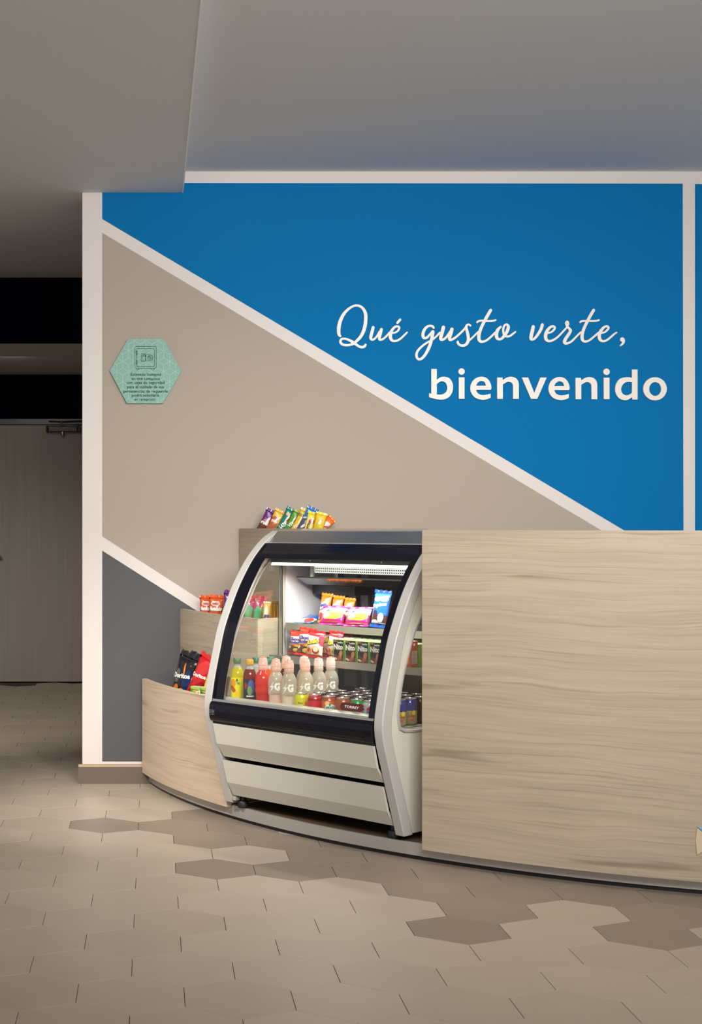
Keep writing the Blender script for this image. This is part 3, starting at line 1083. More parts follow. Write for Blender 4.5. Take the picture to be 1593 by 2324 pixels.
def band(u0, u1, d0, d1, z0, z1, n=44):
    """curved slab following the front profile between offsets d0 (front) and d1 (back)"""
    prof = [(S(z0 + (z1 - z0) * i / n) + d0, z0 + (z1 - z0) * i / n) for i in range(n + 1)]
    back = [(S(z0 + (z1 - z0) * i / n) + d1, z0 + (z1 - z0) * i / n) for i in range(n, -1, -1)]
    mb = MB()
    m = n + 1
    vs = [(u0, s, z) for s, z in prof] + [(u1, s, z) for s, z in prof] + [(u0, s, z) for s, z in back[::-1]] + [(u1, s, z) for s, z in back[::-1]]
    fs = []
    for i in range(n):
        fs += [(i, i + 1, m + i + 1, m + i), (2 * m + i, 2 * m + i + 1, 3 * m + i + 1, 3 * m + i), (i, i + 1, 2 * m + i + 1, 2 * m + i), (m + i, m + i + 1, 3 * m + i + 1, 3 * m + i)]
    fs += [(0, m, 3 * m, 2 * m), (m - 1, 2 * m - 1, 4 * m - 1, 3 * m - 1)]
    return mb.add(vs, fs)


for u0 in (0.0, CW - FW):
    fr = part('side_frame', band(u0, u0 + FW, 0.0, 0.055, 0.088, 1.281), M['case_grey'], case, smooth=True, bevel=0.004)
    inn = (u0 + FW, u0 + FW + 0.006) if u0 == 0 else (u0 - 0.004, u0)
    part('black_lining', band(inn[0], inn[1], 0.004, 0.055, 0.47, 1.225), M['black'], fr, smooth=True)
    if u0 == 0:
        part('lining_groove', band(inn[1], inn[1] + 0.003, 0.016, 0.024, 0.56, 1.15), M['gloss_black'], fr, smooth=True)

# side walls with their own window
S_WB = 0.35
win = [(0.54, S(0.54) + 0.098), (0.60, S(0.60) + 0.088), (0.717, S(0.717) + 0.086), (0.868, S(0.868) + 0.102), (0.94, S(0.94) + 0.112), (1.04, S(1.04) + 0.118), (1.10, S(1.10) + 0.122), (1.14, S(1.14) + 0.134)]
wloop = spline([(s, z) for z, s in win] + [(0.275, 1.166)], 4)[:-1]
wloop += [(0.285, 1.166), (0.32, 1.160), (0.342, 1.142), (S_WB, 1.11), (S_WB, 0.56), (0.342, 0.525), (0.325, 0.508), (0.30, 0.500), (0.06, 0.496), (0.01, 0.500), (-0.02, 0.512)]
outer = [(S(z) + 0.03, z) for z in [0.095 + (1.275 - 0.095) * i / 40 for i in range(41)]] + [(0.72, 1.275), (0.72, 0.095)]
for u0, nm in ((0.004, 'left'), (CW - 0.004 - 0.022, 'right')):
    me = fill2d([outer, wloop], 0.022, 'side_wall', M['case_white'])
    me.transform(Matrix(((0, 0, 1, u0 + 0.011), (1, 0, 0, 0), (0, 1, 0, 0), (0, 0, 0, 1))))
    sw = link('side_wall', me, case)
    part('gasket', MB().tube([(u0 + 0.022, s, z) for s, z in wloop], 0.0075, 6, True, (1, 0, 0)).tube([(u0, s, z) for s, z in wloop], 0.0075, 6, True, (1, 0, 0)), M['gasket'], sw, smooth=True)
    cx_, cz_ = 0.15, 0.80
    inner = [(s + (cx_ - s) * 0.045, z + (cz_ - z) * 0.03) for s, z in wloop]
    me = fill2d([wloop, inner], 0.012, 'window_bezel', M['steel'] if nm == 'left' else M['gasket'])
    me.transform(Matrix(((0, 0, 1, u0 + 0.011), (1, 0, 0, 0), (0, 1, 0, 0), (0, 0, 0, 1))))
    link('window_bezel', me, sw)
    me = fill2d([wloop], 0.004, 'window_pane', M['pane'])
    me.transform(Matrix(((0, 0, 1, u0 + 0.011), (1, 0, 0, 0), (0, 1, 0, 0), (0, 0, 0, 1))))
    link('window_pane', me, sw)
    # white inner liner behind the window
    v0 = u0 + 0.022 if nm == 'left' else u0 - 0.006
    part('inner_liner', MB().box(v0, S_WB + 0.012, 0.505, v0 + 0.006, 0.70, 1.17), M['liner'], sw)

UI0, UI1 = FW + 0.004, CW - FW - 0.004
# curved front glass, its black printed borders
gz0, gz1 = 0.552, 1.226
gl = part('front_glass', band(UI0, UI1, 0.016, 0.021, gz0, gz1), M['pane'], case, smooth=True)
part('black_border', band(UI0, UI1, 0.0125, 0.0155, 1.160, 1.226, 10), M['gloss_black'], gl, smooth=True)
part('black_border', band(UI1 - 0.034, UI1, 0.0125, 0.0155, gz0, 1.160), M['gloss_black'], gl, smooth=True)
part('black_border', band(UI0, UI0 + 0.056, 0.0125, 0.0155, gz0, 1.160), M['gloss_black'], gl, smooth=True)
# maroon maker's badge on the glass
zb, ub = 0.588, 0.828
bad = []
for cx_, a0 in ((0.045, -90), (-0.045, 90)):
    for i in range(9):
        t = math.radians(a0 + 22.5 * i)
        bad.append((cx_ + 0.0155 * math.cos(t), 0.0155 * math.sin(t)))
mb = MB()


def gpt(x, z, off=0.0):
    return (ub + x, S(zb + z) + 0.0118 - off, zb + z)


nb = len(bad)
mb.add([gpt(x, z) for x, z in bad] + [gpt(x, z, -0.004) for x, z in bad], [tuple(range(nb))] + [(i, (i + 1) % nb, nb + (i + 1) % nb, nb + i) for i in range(nb)])
bd = part('badge', mb, mat('badge_maroon', (0.09, 0.006, 0.008, 1), 0.25, coat=0.5), gl)
link('lettering', text_mesh('TORREY', M['ink_white'], 0.075, 0.010, bold=0.02, fn=lambda x, y: gpt(x, y, 0.0012)), bd)

# stainless hood
part('hood', MB().strip([(0.238, 1.226), (0.236, 1.232), (0.262, 1.257), (0.287, 1.279), (0.300, 1.283), (0.715, 1.283), (0.715, 1.268), (0.31, 1.262), (0.255, 1.226)], UI0 - 0.003, UI1 + 0.003), M['steel'], case)
part('hood_lip', MB().box(UI0, 0.228, 1.2255, UI1, 0.242, 1.2300), M['chrome'], case)
# bumper
bp_ = []
for s_, z_ in [(-0.122, 0.546), (-0.131, 0.541), (-0.137, 0.531), (-0.139, 0.515), (-0.139, 0.488), (-0.136, 0.472), (-0.129, 0.462), (-0.120, 0.459), (-0.104, 0.459), (-0.104, 0.546)]:
    bp_.append((s_, z_))
bum = part('bumper', MB().strip(bp_, UI0 + 0.035, UI1 - 0.035), M['gloss_black'], case, smooth=True)
for u0, u1 in ((UI0 - 0.002, UI0 + 0.034), (UI1 - 0.034, UI1 + 0.002)):
    part('end_cap', MB().strip(bp_, u0, u1), M['gloss_black'], bum, smooth=True)
    gr = MB()
    for i in range(4):
        gr.box(u0 + 0.002, -0.1402, 0.508 - 0.006 * i, u1 - 0.002, -0.1385, 0.510 - 0.006 * i)
    part('rib', gr, M['chrome'] if u0 < 0.5 else M['gloss_black'], bum)
gr = MB()
for i in range(4):
    gr.box(UI0 + 0.036, -0.1402, 0.497 - 0.006 * i, UI1 - 0.036, -0.1385, 0.4985 - 0.006 * i)
part('bumper_line', gr, M['black'], bum)
part('glass_channel', MB().box(UI0, -0.126, 0.546, UI1, -0.098, 0.549).box(UI0, -0.121, 0.549, UI1, -0.114, 0.556), M['chrome'], case)
part('lower_seal', MB().box(UI0, -0.118, 0.450, UI1, -0.07, 0.459), M['black'], case)
# two folded lower panels
for pts in ([(-0.122, 0.449), (-0.099, 0.360), (-0.056, 0.300)], [(-0.066, 0.284), (-0.036, 0.184), (0.002, 0.124)]):
    pr = pts + [(s + 0.012, z) for s, z in pts[::-1]]
    pn = part('lower_panel', MB().strip(pr, UI0 + 0.003, UI1 - 0.003), M['case_white'], case)
part('machine_grille', MB().box(UI0, 0.022, 0.14, UI1, 0.03, 0.44), M['black'], case)
fins = MB()
for i in range(46):
    fins.box(UI0 + 0.02 + i * 0.0195, 0.014, 0.255, UI0 + 0.024 + i * 0.0195, 0.022, 0.33)
part('machine_fins', fins, M['dark_metal'], case)
part('tank_body', MB().box(UI0, 0.031, 0.13, UI1, 0.70, 0.495), M['dark_metal'], case)
part('back_panel', MB().box(0.004, 0.70, 0.10, CW - 0.004, 0.72, 0.505), M['case_white'], case)
for u, s in ((0.07, 0.045), (CW - 0.085, 0.045), (0.07, 0.62), (CW - 0.085, 0.62)):
    part('foot', MB().lathe([(0.012, 0.116), (0.012, 0.098), (0.020, 0.096), (0.024, 0.090), (0.024, 0.070), (0.022, 0.0665)][::-1], 18, u, s), M['rubber'], case, smooth=True)
part('bracket', MB().box(0.046, 0.0, 0.10, 0.066, 0.03, 0.118), M['gasket'], case, bevel=0.003)
# interior
part('tank_deck', MB().box(UI0, -0.10, 0.495, UI1, 0.70, 0.505), mat('deck_satin', (0.40, 0.39, 0.37, 1), 0.55, metal=0.4), case)
part('front_sill', MB().strip([(-0.100, 0.505), (-0.100, 0.558), (-0.082, 0.566), (-0.076, 0.560), (-0.076, 0.505)], UI0, UI1), mat('sill_satin', (0.50, 0.48, 0.41, 1), 0.5, metal=0.3), case)
bk = part('back_wall', MB().box(UI0, 0.69, 0.505, UI1, 0.70, 1.17), mat('back_dark', (0.035, 0.033, 0.04, 1), 0.25), case)
part('door_stile', MB().box(0.10, 0.676, 0.56, 0.175, 0.69, 1.10), mat('stile_grey', (0.30, 0.29, 0.31, 1), 0.35), bk)
part('door_stile', MB().box(0.205, 0.676, 0.56, 0.245, 0.69, 1.10), mat('stile_grey', (0.30, 0.29, 0.31, 1), 0.35), bk)
part('door_stile', MB().box(0.60, 0.676, 0.56, 0.64, 0.69, 1.10), mat('stile_grey', (0.30, 0.29, 0.31, 1), 0.35), bk)
part('ceiling_liner', MB().box(UI0, 0.30, 1.17, UI1, 0.70, 1.18), mat('top_liner', (0.22, 0.22, 0.23, 1), 0.4), case)
lb = part('light_housing', MB().strip([(0.232, 1.160), (0.225, 1.1405), (0.30, 1.136), (0.315, 1.165)], UI0 + 0.01, UI1 - 0.005), mat('housing_grey', (0.27, 0.29, 0.27, 1), 0.4), case)
part('light_tube', MB().strip([(0.226, 1.1395), (0.222, 1.128), (0.285, 1.1255), (0.30, 1.1345)], UI0 + 0.02, UI1 - 0.012), M['tube'], lb)
for u in (0.30, 0.70):
    part('screw', MB().lathe([(0.004, 0), (0.004, 0.003), (0.002, 0.004)], 10), M['chrome'], lb, loc=(u, 0.229, 1.152), rot=(PI / 2, 0, 0))
gr_ = part('light_diffuser', MB().box(0.14, 0.40, 1.092, UI1 - 0.005, 0.43, 1.132), M['grille'], case, bevel=0.004)
hb = MB()
for r in range(3):
    for i in range(66):
        hb.box(0.15 + i * 0.0118, 0.3985, 1.098 + r * 0.011, 0.1555 + i * 0.0118, 0.4005, 1.1035 + r * 0.011)
hh = part('diffuser_dimples', hb, M['hole'], gr_)
hh['kind'] = 'stuff'
part('hanger', MB().box(0.152, 0.388, 1.066, 0.170, 0.397, 1.130), M['gasket'], case)
part('drip_tray', MB().strip([(0.39, 1.071), (0.385, 1.068), (0.45, 1.036), (0.62, 1.030), (0.62, 1.045)], 0.075, UI1 - 0.01), M['tray'], case)
part('drip_tray_lip', MB().box(0.07, 0.384, 1.068, UI1 - 0.01, 0.40, 1.0745), M['dark_metal'], case)
part('fan_box', MB().box(0.045, 0.52, 0.99, 0.30, 0.66, 1.03), M['black'], case)
part('drain_pipe', MB().lathe([(0.010, 0.93), (0.010, 0.94), (0.016, 0.941), (0.016, 0.99)], 12, 0.19, 0.58), M['black'], case, smooth=True)


def shelf(s0, z, name='shelf'):
    sh = part(name, MB().box(0.052, s0 + 0.002, z - 0.006, UI1 - 0.004, 0.665, z), M['steel'], case)
    part('shelf_lip', MB().strip([(s0, z + 0.004), (s0 - 0.006, z - 0.026), (s0 - 0.002, z - 0.028), (s0 + 0.006, z - 0.006), (s0 + 0.006, z + 0.002)], 0.051, UI1 - 0.003), M['shelf_lip'], sh)
    for u in (0.075, 0.88):
        part('shelf_bracket', MB().strip([(s0 + 0.06, z - 0.007), (0.66, z - 0.007), (0.66, z - 0.05)], u, u + 0.006), M['gasket'], sh)
    return sh


shelf(0.335, 0.862)
shelf(0.228, 0.722)
# the case's own lamp
ld = bpy.data.lights.new('case_lamp', 'AREA')
ld.shape = 'RECTANGLE'
ld.size, ld.size_y = 0.82, 0.05
ld.energy = 8.5
ld.spread = math.radians(150)
ld.color = (1.0, 0.95, 0.86)
lo = bpy.data.objects.new('case_lamp', ld)
COL.objects.link(lo)
lo.parent = case
lo.location = (CW / 2, 0.262, 1.118)
lo.rotation_euler = (math.radians(2), 0, 0)

# ------------------------------------------------------------------ soft packs


class Pouch:
    """pillow pack with crimped seals; local x across, y depth (front is -y), z up from 0"""

    def __init__(self, w, h, T, seed, seal=0.07, fold=0.0):
        self.w, self.h, self.T, self.seal, self.fold = w, h, T, seal, fold
        r = random.Random(seed)
        self.k = [(r.uniform(4, 11), r.uniform(3, 8), r.uniform(0, 6.28), r.uniform(0.3, 1)) for _ in range(5)]

    def pt(self, u, v, side=-1):
        w, h, T = self.w, self.h, self.T
        sv = self.seal
        t = min(max((v - sv) / (1 - 2 * sv), 0), 1)
        bulge = (math.sin(PI * min(max(u, 0), 1)) ** 0.55) * (math.sin(PI * t) ** 0.5)
        ends = 1 - math.sin(PI * t) ** 0.7 * 0.6
        wr = sum(a * math.sin(f1 * u * 2.2 + f2 * v + p) for f1, f2, p, a in self.k) * 0.035 * ends
        y = side * T * (0.5 * bulge * (1 + wr * 1.2)) + T * wr * 0.35
        neck = 1 - 0.10 * (math.sin(PI * t) ** 0.5)
        x = (u - 0.5) * w * neck
        if self.fold:
            y += self.fold * h * max(0, v - 0.75) ** 2 * 4
        return (x, y, v * h)

    def build(self, m, seal_m, name, parent=None):
        nu, nv = 10, 16
        mb = MB()
        for side in (-1, 1):
            vs = [self.pt(i / nu, self.seal + (1 - 2 * self.seal) * j / nv, side) for j in range(nv + 1) for i in range(nu + 1)]
            fs, uv = [], []
            for j in range(nv):
                for i in range(nu):
                    a = j * (nu + 1) + i
                    fs.append((a, a + 1, a + nu + 2, a + nu + 1))
                    uv.append([(i / nu, j / nv), ((i + 1) / nu, j / nv), ((i + 1) / nu, (j + 1) / nv), (i / nu, (j + 1) / nv)])
            mb.add(vs, fs, uv)
        me = mb.mesh(name, m)
        bm = bmesh.new()
        bm.from_mesh(me)
        bmesh.ops.remove_doubles(bm, verts=bm.verts, dist=0.0002)
        bmesh.ops.recalc_face_normals(bm, faces=bm.faces)
        for f in bm.faces:
            f.smooth = True
        bm.to_mesh(me)
        bm.free()
        o = link(name, me, parent)
        for v0, v1 in ((0.0, self.seal), (1 - self.seal, 1.0)):
            sm = MB()
            n = 24
            rows = []
            for jj, v in enumerate((v0, (v0 + v1) / 2, v1)):
                row = []
                for i in range(n + 1):
                    x, y, z = self.pt(i / n, v, 0)
                    tip = (v1 == 1.0 and jj == 2) or (v0 == 0.0 and jj == 0)
                    z += (0.02 * self.h * (i % 2) * (1 if v1 == 1.0 else -1) if tip else 0) + 0.012 * self.h * math.sin(i * 0.9 + self.k[0][2]) * (1 if v1 == 1.0 and tip else 0)
                    y += self.T * 0.06 * math.sin(i * 0.8 + self.k[1][2]) * (1 if tip else 0.4)
                    row.append((x, y, z))
                rows.append(row)
            vs = [p for row in rows for p in row]
            vs2 = [(x, y + 0.0012, z) for x, y, z in vs]
            fs = []
            for jj in range(2):
                for i in range(n):
                    a = jj * (n + 1) + i
                    fs += [(a, a + 1, a + n + 2, a + n + 1)]
            off = len(vs)
            fs += [tuple(a + off for a in f) for f in fs]
            m2 = MB().add(vs + vs2, fs)
            ob = link('seal', m2.mesh('seal', seal_m), o)
            for f in ob.data.polygons:
                f.use_smooth = True
        return o

    def word(self, o, s, m, cu, cv, wid, hei=None, bold=0.03, rot=0.0, shear=0.0):
        cr, sr = math.cos(math.radians(rot)), math.sin(math.radians(rot))

        def fn(x, y):
            X, Y = x * cr - y * sr, x * sr + y * cr
            u = min(max(cu + X / self.w, 0.03), 0.97)
            v = cv + Y / self.h
            p = self.pt(u, self.seal + (1 - 2 * self.seal) * v, -1)
            return (p[0], p[1] - self.off, p[2])
        me = text_mesh(s, m, wid * self.w, hei * self.h if hei else None, bold, fn, shear)
        return link('lettering', me, o)


def rgb(r, g, b):
    return srgb(r, g, b)


WHT = rgb(236, 230, 222)
kinds = {
    'black_chips': (rgb(18, 18, 24), rgb(22, 22, 28), [('e', 0.78, 0.45, 0.2, 0.3, 0, rgb(10, 40, 90)), ('e', 0.3, 0.17, 0.16, 0.2, -20, rgb(196, 110, 40)), ('e', 0.62, 0.12, 0.2, 0.2, -20, rgb(204, 122, 48)),
                                                        ('e', 0.55, 0.72, 0.04, 0.16, 20, rgb(210, 120, 40)), ('e', 0.25, 0.55, 0.14, 0.16, 0, rgb(90, 92, 90)), ('b', 0.0, 0.05, 0, rgb(40, 40, 44))]),
    'red_chips': (rgb(190, 20, 22), rgb(205, 40, 40), [('b', 0.62, 1.0, 0.5, rgb(205, 48, 48)), ('e', 0.55, 0.30, 0.5, 0.16, 30, rgb(150, 10, 12)), ('e', 0.4, 0.1, 0.35, 0.12, 10, rgb(222, 110, 60))]),
    'green_yellow': (rgb(225, 205, 90), rgb(190, 200, 70), [('b', 0.0, 0.35, 0.2, rgb(150, 185, 60)), ('e', 0.5, 0.6, 0.25, 0.2, 0, rgb(200, 60, 40))]),
    'orange_cake': (rgb(206, 84, 34), rgb(222, 92, 34), [('b', 0.0, 0.30, 0, rgb(190, 74, 30)), ('e', 0.45, 0.80, 0.32, 0.09, 0, rgb(228, 200, 190)), ('b', 0.54, 0.57, 0, rgb(96, 44, 24)), ('b', 0.02, 0.10, 0, rgb(226, 214, 204))]),
    'purple_mix': (rgb(96, 40, 110), rgb(110, 40, 120), [('b', 0.0, 0.45, 0, rgb(70, 130, 110)), ('e', 0.3, 0.5, 0.25, 0.15, 0, rgb(230, 200, 205))]),
    'green_mix': (rgb(120, 180, 130), rgb(196, 50, 96), [('b', 0.72, 1.0, 0.1, rgb(196, 50, 96)), ('e', 0.35, 0.45, 0.28, 0.35, -15, rgb(92, 186, 132)), ('e', 0.7, 0.3, 0.2, 0.3, 0, rgb(140, 150, 90)),
                                                          ('b', 0.0, 0.16, 0, rgb(205, 205, 190))]),
    'yellow_sleeve': (rgb(224, 178, 70), rgb(236, 222, 170), [('e', 0.5, 0.45, 0.28, 0.5, 0, rgb(240, 236, 226)), ('b', 0.0, 0.1, 0, rgb(230, 200, 110))]),
    'gold_sleeve': (rgb(214, 160, 52), rgb(230, 190, 96), [('b', 0.44, 0.50, 0, rgb(228, 186, 92)), ('b', 0.0, 0.12, 0, rgb(226, 184, 96))]),
    'purple_roll': (rgb(96, 34, 120), rgb(90, 26, 110), [('b', 0.0, 0.48, 0.2, rgb(96, 48, 34)), ('e', 0.4, 0.55, 0.3, 0.1, 15, rgb(190, 110, 120))]),
    'brown_roll': (rgb(226, 172, 40), rgb(232, 178, 40), [('e', 0.3, 0.32, 0.42, 0.42, 0, rgb(170, 88, 48)), ('e', 0.35, 0.55, 0.3, 0.07, 20, rgb(222, 130, 100))]),
    'teal_roll': (rgb(16, 120, 112), rgb(14, 112, 106), [('e', 0.6, 0.62, 0.2, 0.09, 20, rgb(150, 60, 40)), ('e', 0.35, 0.8, 0.18, 0.07, 0, rgb(214, 170, 110)), ('e', 0.6, 0.45, 0.2, 0.08, 0, rgb(150, 130, 60))]),
    'green_roll': (rgb(86, 150, 50), rgb(150, 170, 60), [('b', 0.0, 0.4, 0, rgb(70, 140, 44))]),
    'yellow_roll': (rgb(232, 184, 44), rgb(226, 190, 90), [('b', 0.72, 0.86, 0, rgb(160, 130, 60)), ('b', 0.0, 0.12, 0, rgb(236, 210, 150))]),
    'blue_roll': (rgb(30, 130, 200), rgb(24, 90, 160), [('e', 0.4, 0.28, 0.42, 0.34, 0, rgb(70, 84, 100)), ('e', 0.45, 0.3, 0.28, 0.07, 30, rgb(230, 230, 230)), ('b', 0.62, 0.68, 0.2, rgb(190, 220, 240))]),
    'pale_roll': (rgb(236, 218, 130), rgb(238, 204, 40), [('b', 0.80, 1.0, 0, rgb(238, 204, 40)), ('e', 0.5, 0.62, 0.3, 0.12, 0, rgb(222, 100, 70)), ('b', 0.0, 0.18, 0, rgb(238, 230, 190))]),
    'lemon_roll': (rgb(226, 190, 34), rgb(238, 208, 40), [('e', 0.55, 0.65, 0.16, 0.14, 0, rgb(214, 120, 40)), ('e', 0.3, 0.3, 0.2, 0.25, 0, rgb(200, 180, 40))]),
    'orange_snack': (rgb(238, 112, 28), rgb(242, 128, 30), [('b', 0.0, 0.42, 0.15, rgb(226, 196, 176)), ('e', 0.45, 0.62, 0.42, 0.13, 15, rgb(244, 226, 220)), ('e', 0.3, 0.18, 0.2, 0.14, 0, rgb(170, 50, 40)),
                                                             ('e', 0.72, 0.14, 0.18, 0.16, 0, rgb(224, 66, 34)), ('b', 0.44, 0.49, 0.2, rgb(200, 60, 140))]),
    'pink_roll': (rgb(222, 40, 126), rgb(226, 44, 130), [('b', 0.56, 0.92, 0.0, rgb(240, 214, 226)), ('e', 0.55, 0.42, 0.42, 0.26, 8, rgb(232, 178, 60)), ('e', 0.33, 0.42, 0.16, 0.13, 20, rgb(244, 220, 150)),
                                                         ('b', 0.0, 0.20, -0.05, rgb(206, 26, 96))]),
    'blue_cake': (rgb(30, 92, 196), rgb(24, 70, 170), [('b', 0.0, 0.30, 0.0, rgb(70, 40, 34)), ('b', 0.88, 1.0, 0.0, rgb(60, 130, 220)), ('e', 0.72, 0.82, 0.22, 0.09, 0, rgb(240, 214, 120)), ('e', 0.3, 0.8, 0.24, 0.07, 0, WHT),
                                                       ('e', 0.3, 0.05, 0.24, 0.09, 0, rgb(236, 230, 220)), ('e', 0.65, 0.22, 0.18, 0.14, 30, rgb(226, 220, 214)), ('e', 0.3, 0.34, 0.16, 0.1, 0, rgb(60, 34, 60))]),
    'navy_cake': (rgb(30, 36, 130), rgb(24, 30, 120), [('e', 0.55, 0.78, 0.3, 0.1, 0, rgb(236, 206, 110)), ('b', 0.0, 0.3, 0, rgb(40, 26, 80)), ('b', 0.48, 0.60, 0.2, rgb(190, 180, 220))]),
    'purple_cake': (rgb(92, 34, 140), rgb(90, 32, 136), [('b', 0.62, 0.95, 0.0, rgb(170, 130, 190)), ('e', 0.55, 0.42, 0.36, 0.22, 20, rgb(220, 170, 130))]),
    'blue_flat': (rgb(20, 84, 190), rgb(40, 120, 210), [('b', 0.0, 0.35, 0.2, rgb(220, 210, 200)), ('e', 0.7, 0.2, 0.25, 0.2, 0, rgb(210, 60, 40))]),
    'choc_roll': (rgb(222, 96, 40), rgb(214, 50, 34), [('b', 0.82, 1.0, 0.1, rgb(206, 42, 34)), ('b', 0.42, 0.82, 0.1, rgb(236, 196, 176)), ('e', 0.62, 0.13, 0.34, 0.18, 0, rgb(84, 50, 34)), ('e', 0.66, 0.12, 0.24, 0.12, 0, rgb(236, 196, 90)),
                                                       ('e', 0.2, 0.2, 0.3, 0.12, 20, rgb(110, 70, 50)), ('e', 0.16, 0.25, 0.12, 0.06, 20, rgb(238, 220, 190)), ('e', 0.75, 0.36, 0.2, 0.06, 0, rgb(222, 186, 50))]),
    'red_roll': (rgb(236, 228, 226), rgb(204, 34, 36), [('b', 0.84, 1.0, -0.06, rgb(206, 36, 38)), ('e', 0.98, 0.75, 0.22, 0.32, 0, rgb(214, 60, 90)), ('e', 0.64, 0.22, 0.28, 0.19, 0, rgb(236, 196, 130)), ('e', 0.64, 0.22, 0.2, 0.14, 0, rgb(176, 44, 34)),
                                                        ('e', 0.64, 0.27, 0.15, 0.10, 0, rgb(240, 224, 206)), ('e', 0.2, 0.16, 0.2, 0.2, 30, rgb(228, 150, 70)), ('e', 0.2, 0.22, 0.1, 0.08, 20, rgb(180, 60, 40)), ('b', 0.0, 0.05, 0, rgb(230, 226, 220))]),
}
for key, (base_c, seal_c, lay) in kinds.items():
    M['pk_' + key] = paint_mat('pack_' + key, base_c, lay, 0.22, 0.5, 0.0, 0.55)
    M['sl_' + key] = mat('seal_' + key, seal_c, 0.3, coat=0.3)


def pack(kind, label, loc, w, h, T, rz=CANG, tilt=0.0, lean=0.0, words=(), seed=1, group=None, name='snack_bag', seal=0.07, fold=0.0):
    P = Pouch(w, h, T, seed, seal, fold)
    o = P.build(M['pk_' + kind], M['sl_' + kind], name)
    for i_, wd_ in enumerate(words):
        P.off = 0.0022 + 0.0005 * i_
        P.word(o, *wd_)
    o.location = loc
    # tilt: top leans back; lean: top leans to the right; then turned to face rz
    o.rotation_euler = (Matrix.Rotation(rz, 3, 'Z') @ Matrix.Rotation(lean, 3, 'Y') @ Matrix.Rotation(-tilt, 3, 'X')).to_euler()
    rm = o.rotation_euler.to_matrix()
    low = min((rm @ v.co).z for q_ in [o] + list(o.children) for v in q_.data.vertices)
    o.location.z = loc[2] - low + 0.0008
    tag(o, label, 'snack', group)
    return o


def on(px, Y, z):
    return Vector(((px - CX) / F_PX * Y, Y, z))


R_ = math.radians
# low bin
FACE = R_(-52)
g = 'bags and boxes in the lowest bin'
ZF = 0.4255
pack('black_chips', 'black tortilla chip bag at the left of the lowest bin', on(403, 7.145, ZF), 0.135, 0.254, 0.042, R_(-46), R_(4), R_(15),
     [('Doritos', M['ink_white'], 0.47, 0.58, 0.85, None, 0.05, 12)], 3, g, fold=0.25)
pack('black_chips', 'black tortilla chip bag tucked behind the front black one, seal folded over', on(417, 7.195, ZF), 0.122, 0.248, 0.034, R_(-48), R_(3), R_(17),
     [('Doritos', M['ink_white'], 0.4, 0.50, 0.62, None, 0.05, 12)], 4, g, fold=0.45)
pack('red_chips', 'red tortilla chip bag leaning right in the lowest bin', on(431, 7.045, ZF), 0.115, 0.262, 0.036, R_(-42), R_(3), R_(26),
     [('Doritos', M['ink_white'], 0.42, 0.62, 0.80, None, 0.05, 14)], 5, g)
pack('green_yellow', 'yellow-green snack bag half hidden by the case frame in the lowest bin', on(462, 6.965, ZF), 0.09, 0.215, 0.026, R_(-42), R_(3), R_(20), (), 6, g)


def carton(name, label, loc, rz, w, d, h, front, side, top, cat, group, words=()):
    t = thing(name, label, cat, loc, rz, group)
    mb = MB().box(-w / 2, 0, 0, w / 2, d, h)
    me = mb.mesh('body', side)
    me.materials.append(top)
    me.materials.append(front)
    u = me.uv_layers.new(name='UVMap')
    for p in me.polygons:
        if p.normal.z > 0.9:
            p.material_index = 1
        if p.normal.y < -0.9:
            p.material_index = 2
        for li in p.loop_indices:
            c = me.vertices[me.loops[li].vertex_index].co
            u.data[li].uv = (c.x / w + 0.5, c.z / h)
    o = link('body', me, t)
    bv = o.modifiers.new('bevel', 'BEVEL')
    bv.width = 0.0012
    bv.segments = 1
    for s, m, x, z, wid, hei, bo in words:
        link('lettering', text_mesh(s, m, wid, hei, bo, fn=lambda a, b_: (a + x, -0.0008, b_ + z)), o)
    return t


M['soup_front'] = paint_mat('soup_front', rgb(150, 196, 90), [('b', 0.45, 0.82, 0.1, rgb(222, 226, 190)), ('e', 0.85, 0.62, 0.12, 0.2, 0, rgb(224, 120, 60)), ('e', 0.1, 0.8, 0.12, 0.14, 0, rgb(60, 140, 50))], 0.4)
M['soup_top'] = mat('soup_top', rgb(226, 196, 186), 0.4)
for i, px in enumerate((443, 465.5)):
    p = on(px, 6.925 - 0.041 * i, ZF + 0.0005)
    carton('soup_box', ('small green instant soup box in front of the red chip bag', 'small green instant soup box beside the case frame, right of its twin')[i], p, R_(-40), 0.056, 0.03, 0.130, M['soup_front'], M['soup_front'], M['soup_top'], 'box', g,
           [('Maruchan', M['ink_red'], 0, 0.116, 0.036, None, 0.03), ('Instant', M['ink_black'], -0.008, 0.104, 0.024, None, 0.03), ('Lunch', M['ink_black'], 0.012, 0.096, 0.018, None, 0.03)])

# middle bin
g = 'packs in the middle bin'
mw = [('Mantecadas', M['ink_white'], 0.5, 0.63, 0.86, 0.15, 0.06), ('BIMBO', M['ink_red'], 0.45, 0.80, 0.4, 0.08, 0.05)]
ZF = 0.7855
pack('orange_cake', 'orange cupcake pack at the left end of the middle bin', on(467, 7.42, ZF), 0.072, 0.165, 0.04, R_(-4), R_(3), R_(2), mw, 11, g)
pack('orange_cake', 'second orange cupcake pack from the left in the middle bin', on(488, 7.33, ZF), 0.078, 0.170, 0.04, R_(-8), R_(3), R_(3), mw, 12, g)
pack('purple_mix', 'purple and green pack partly behind the case frame in the middle bin', on(517, 7.22, ZF), 0.080, 0.195, 0.04, R_(-10), R_(3), R_(6), [('Nito', M['ink_white'], 0.35, 0.45, 0.5, None, 0.04)], 13, g)
pack('green_mix', 'green pack with a magenta top seen through the side glass', on(566, 7.12, ZF), 0.070, 0.175, 0.04, R_(-10), R_(3), R_(4), (), 14, g)
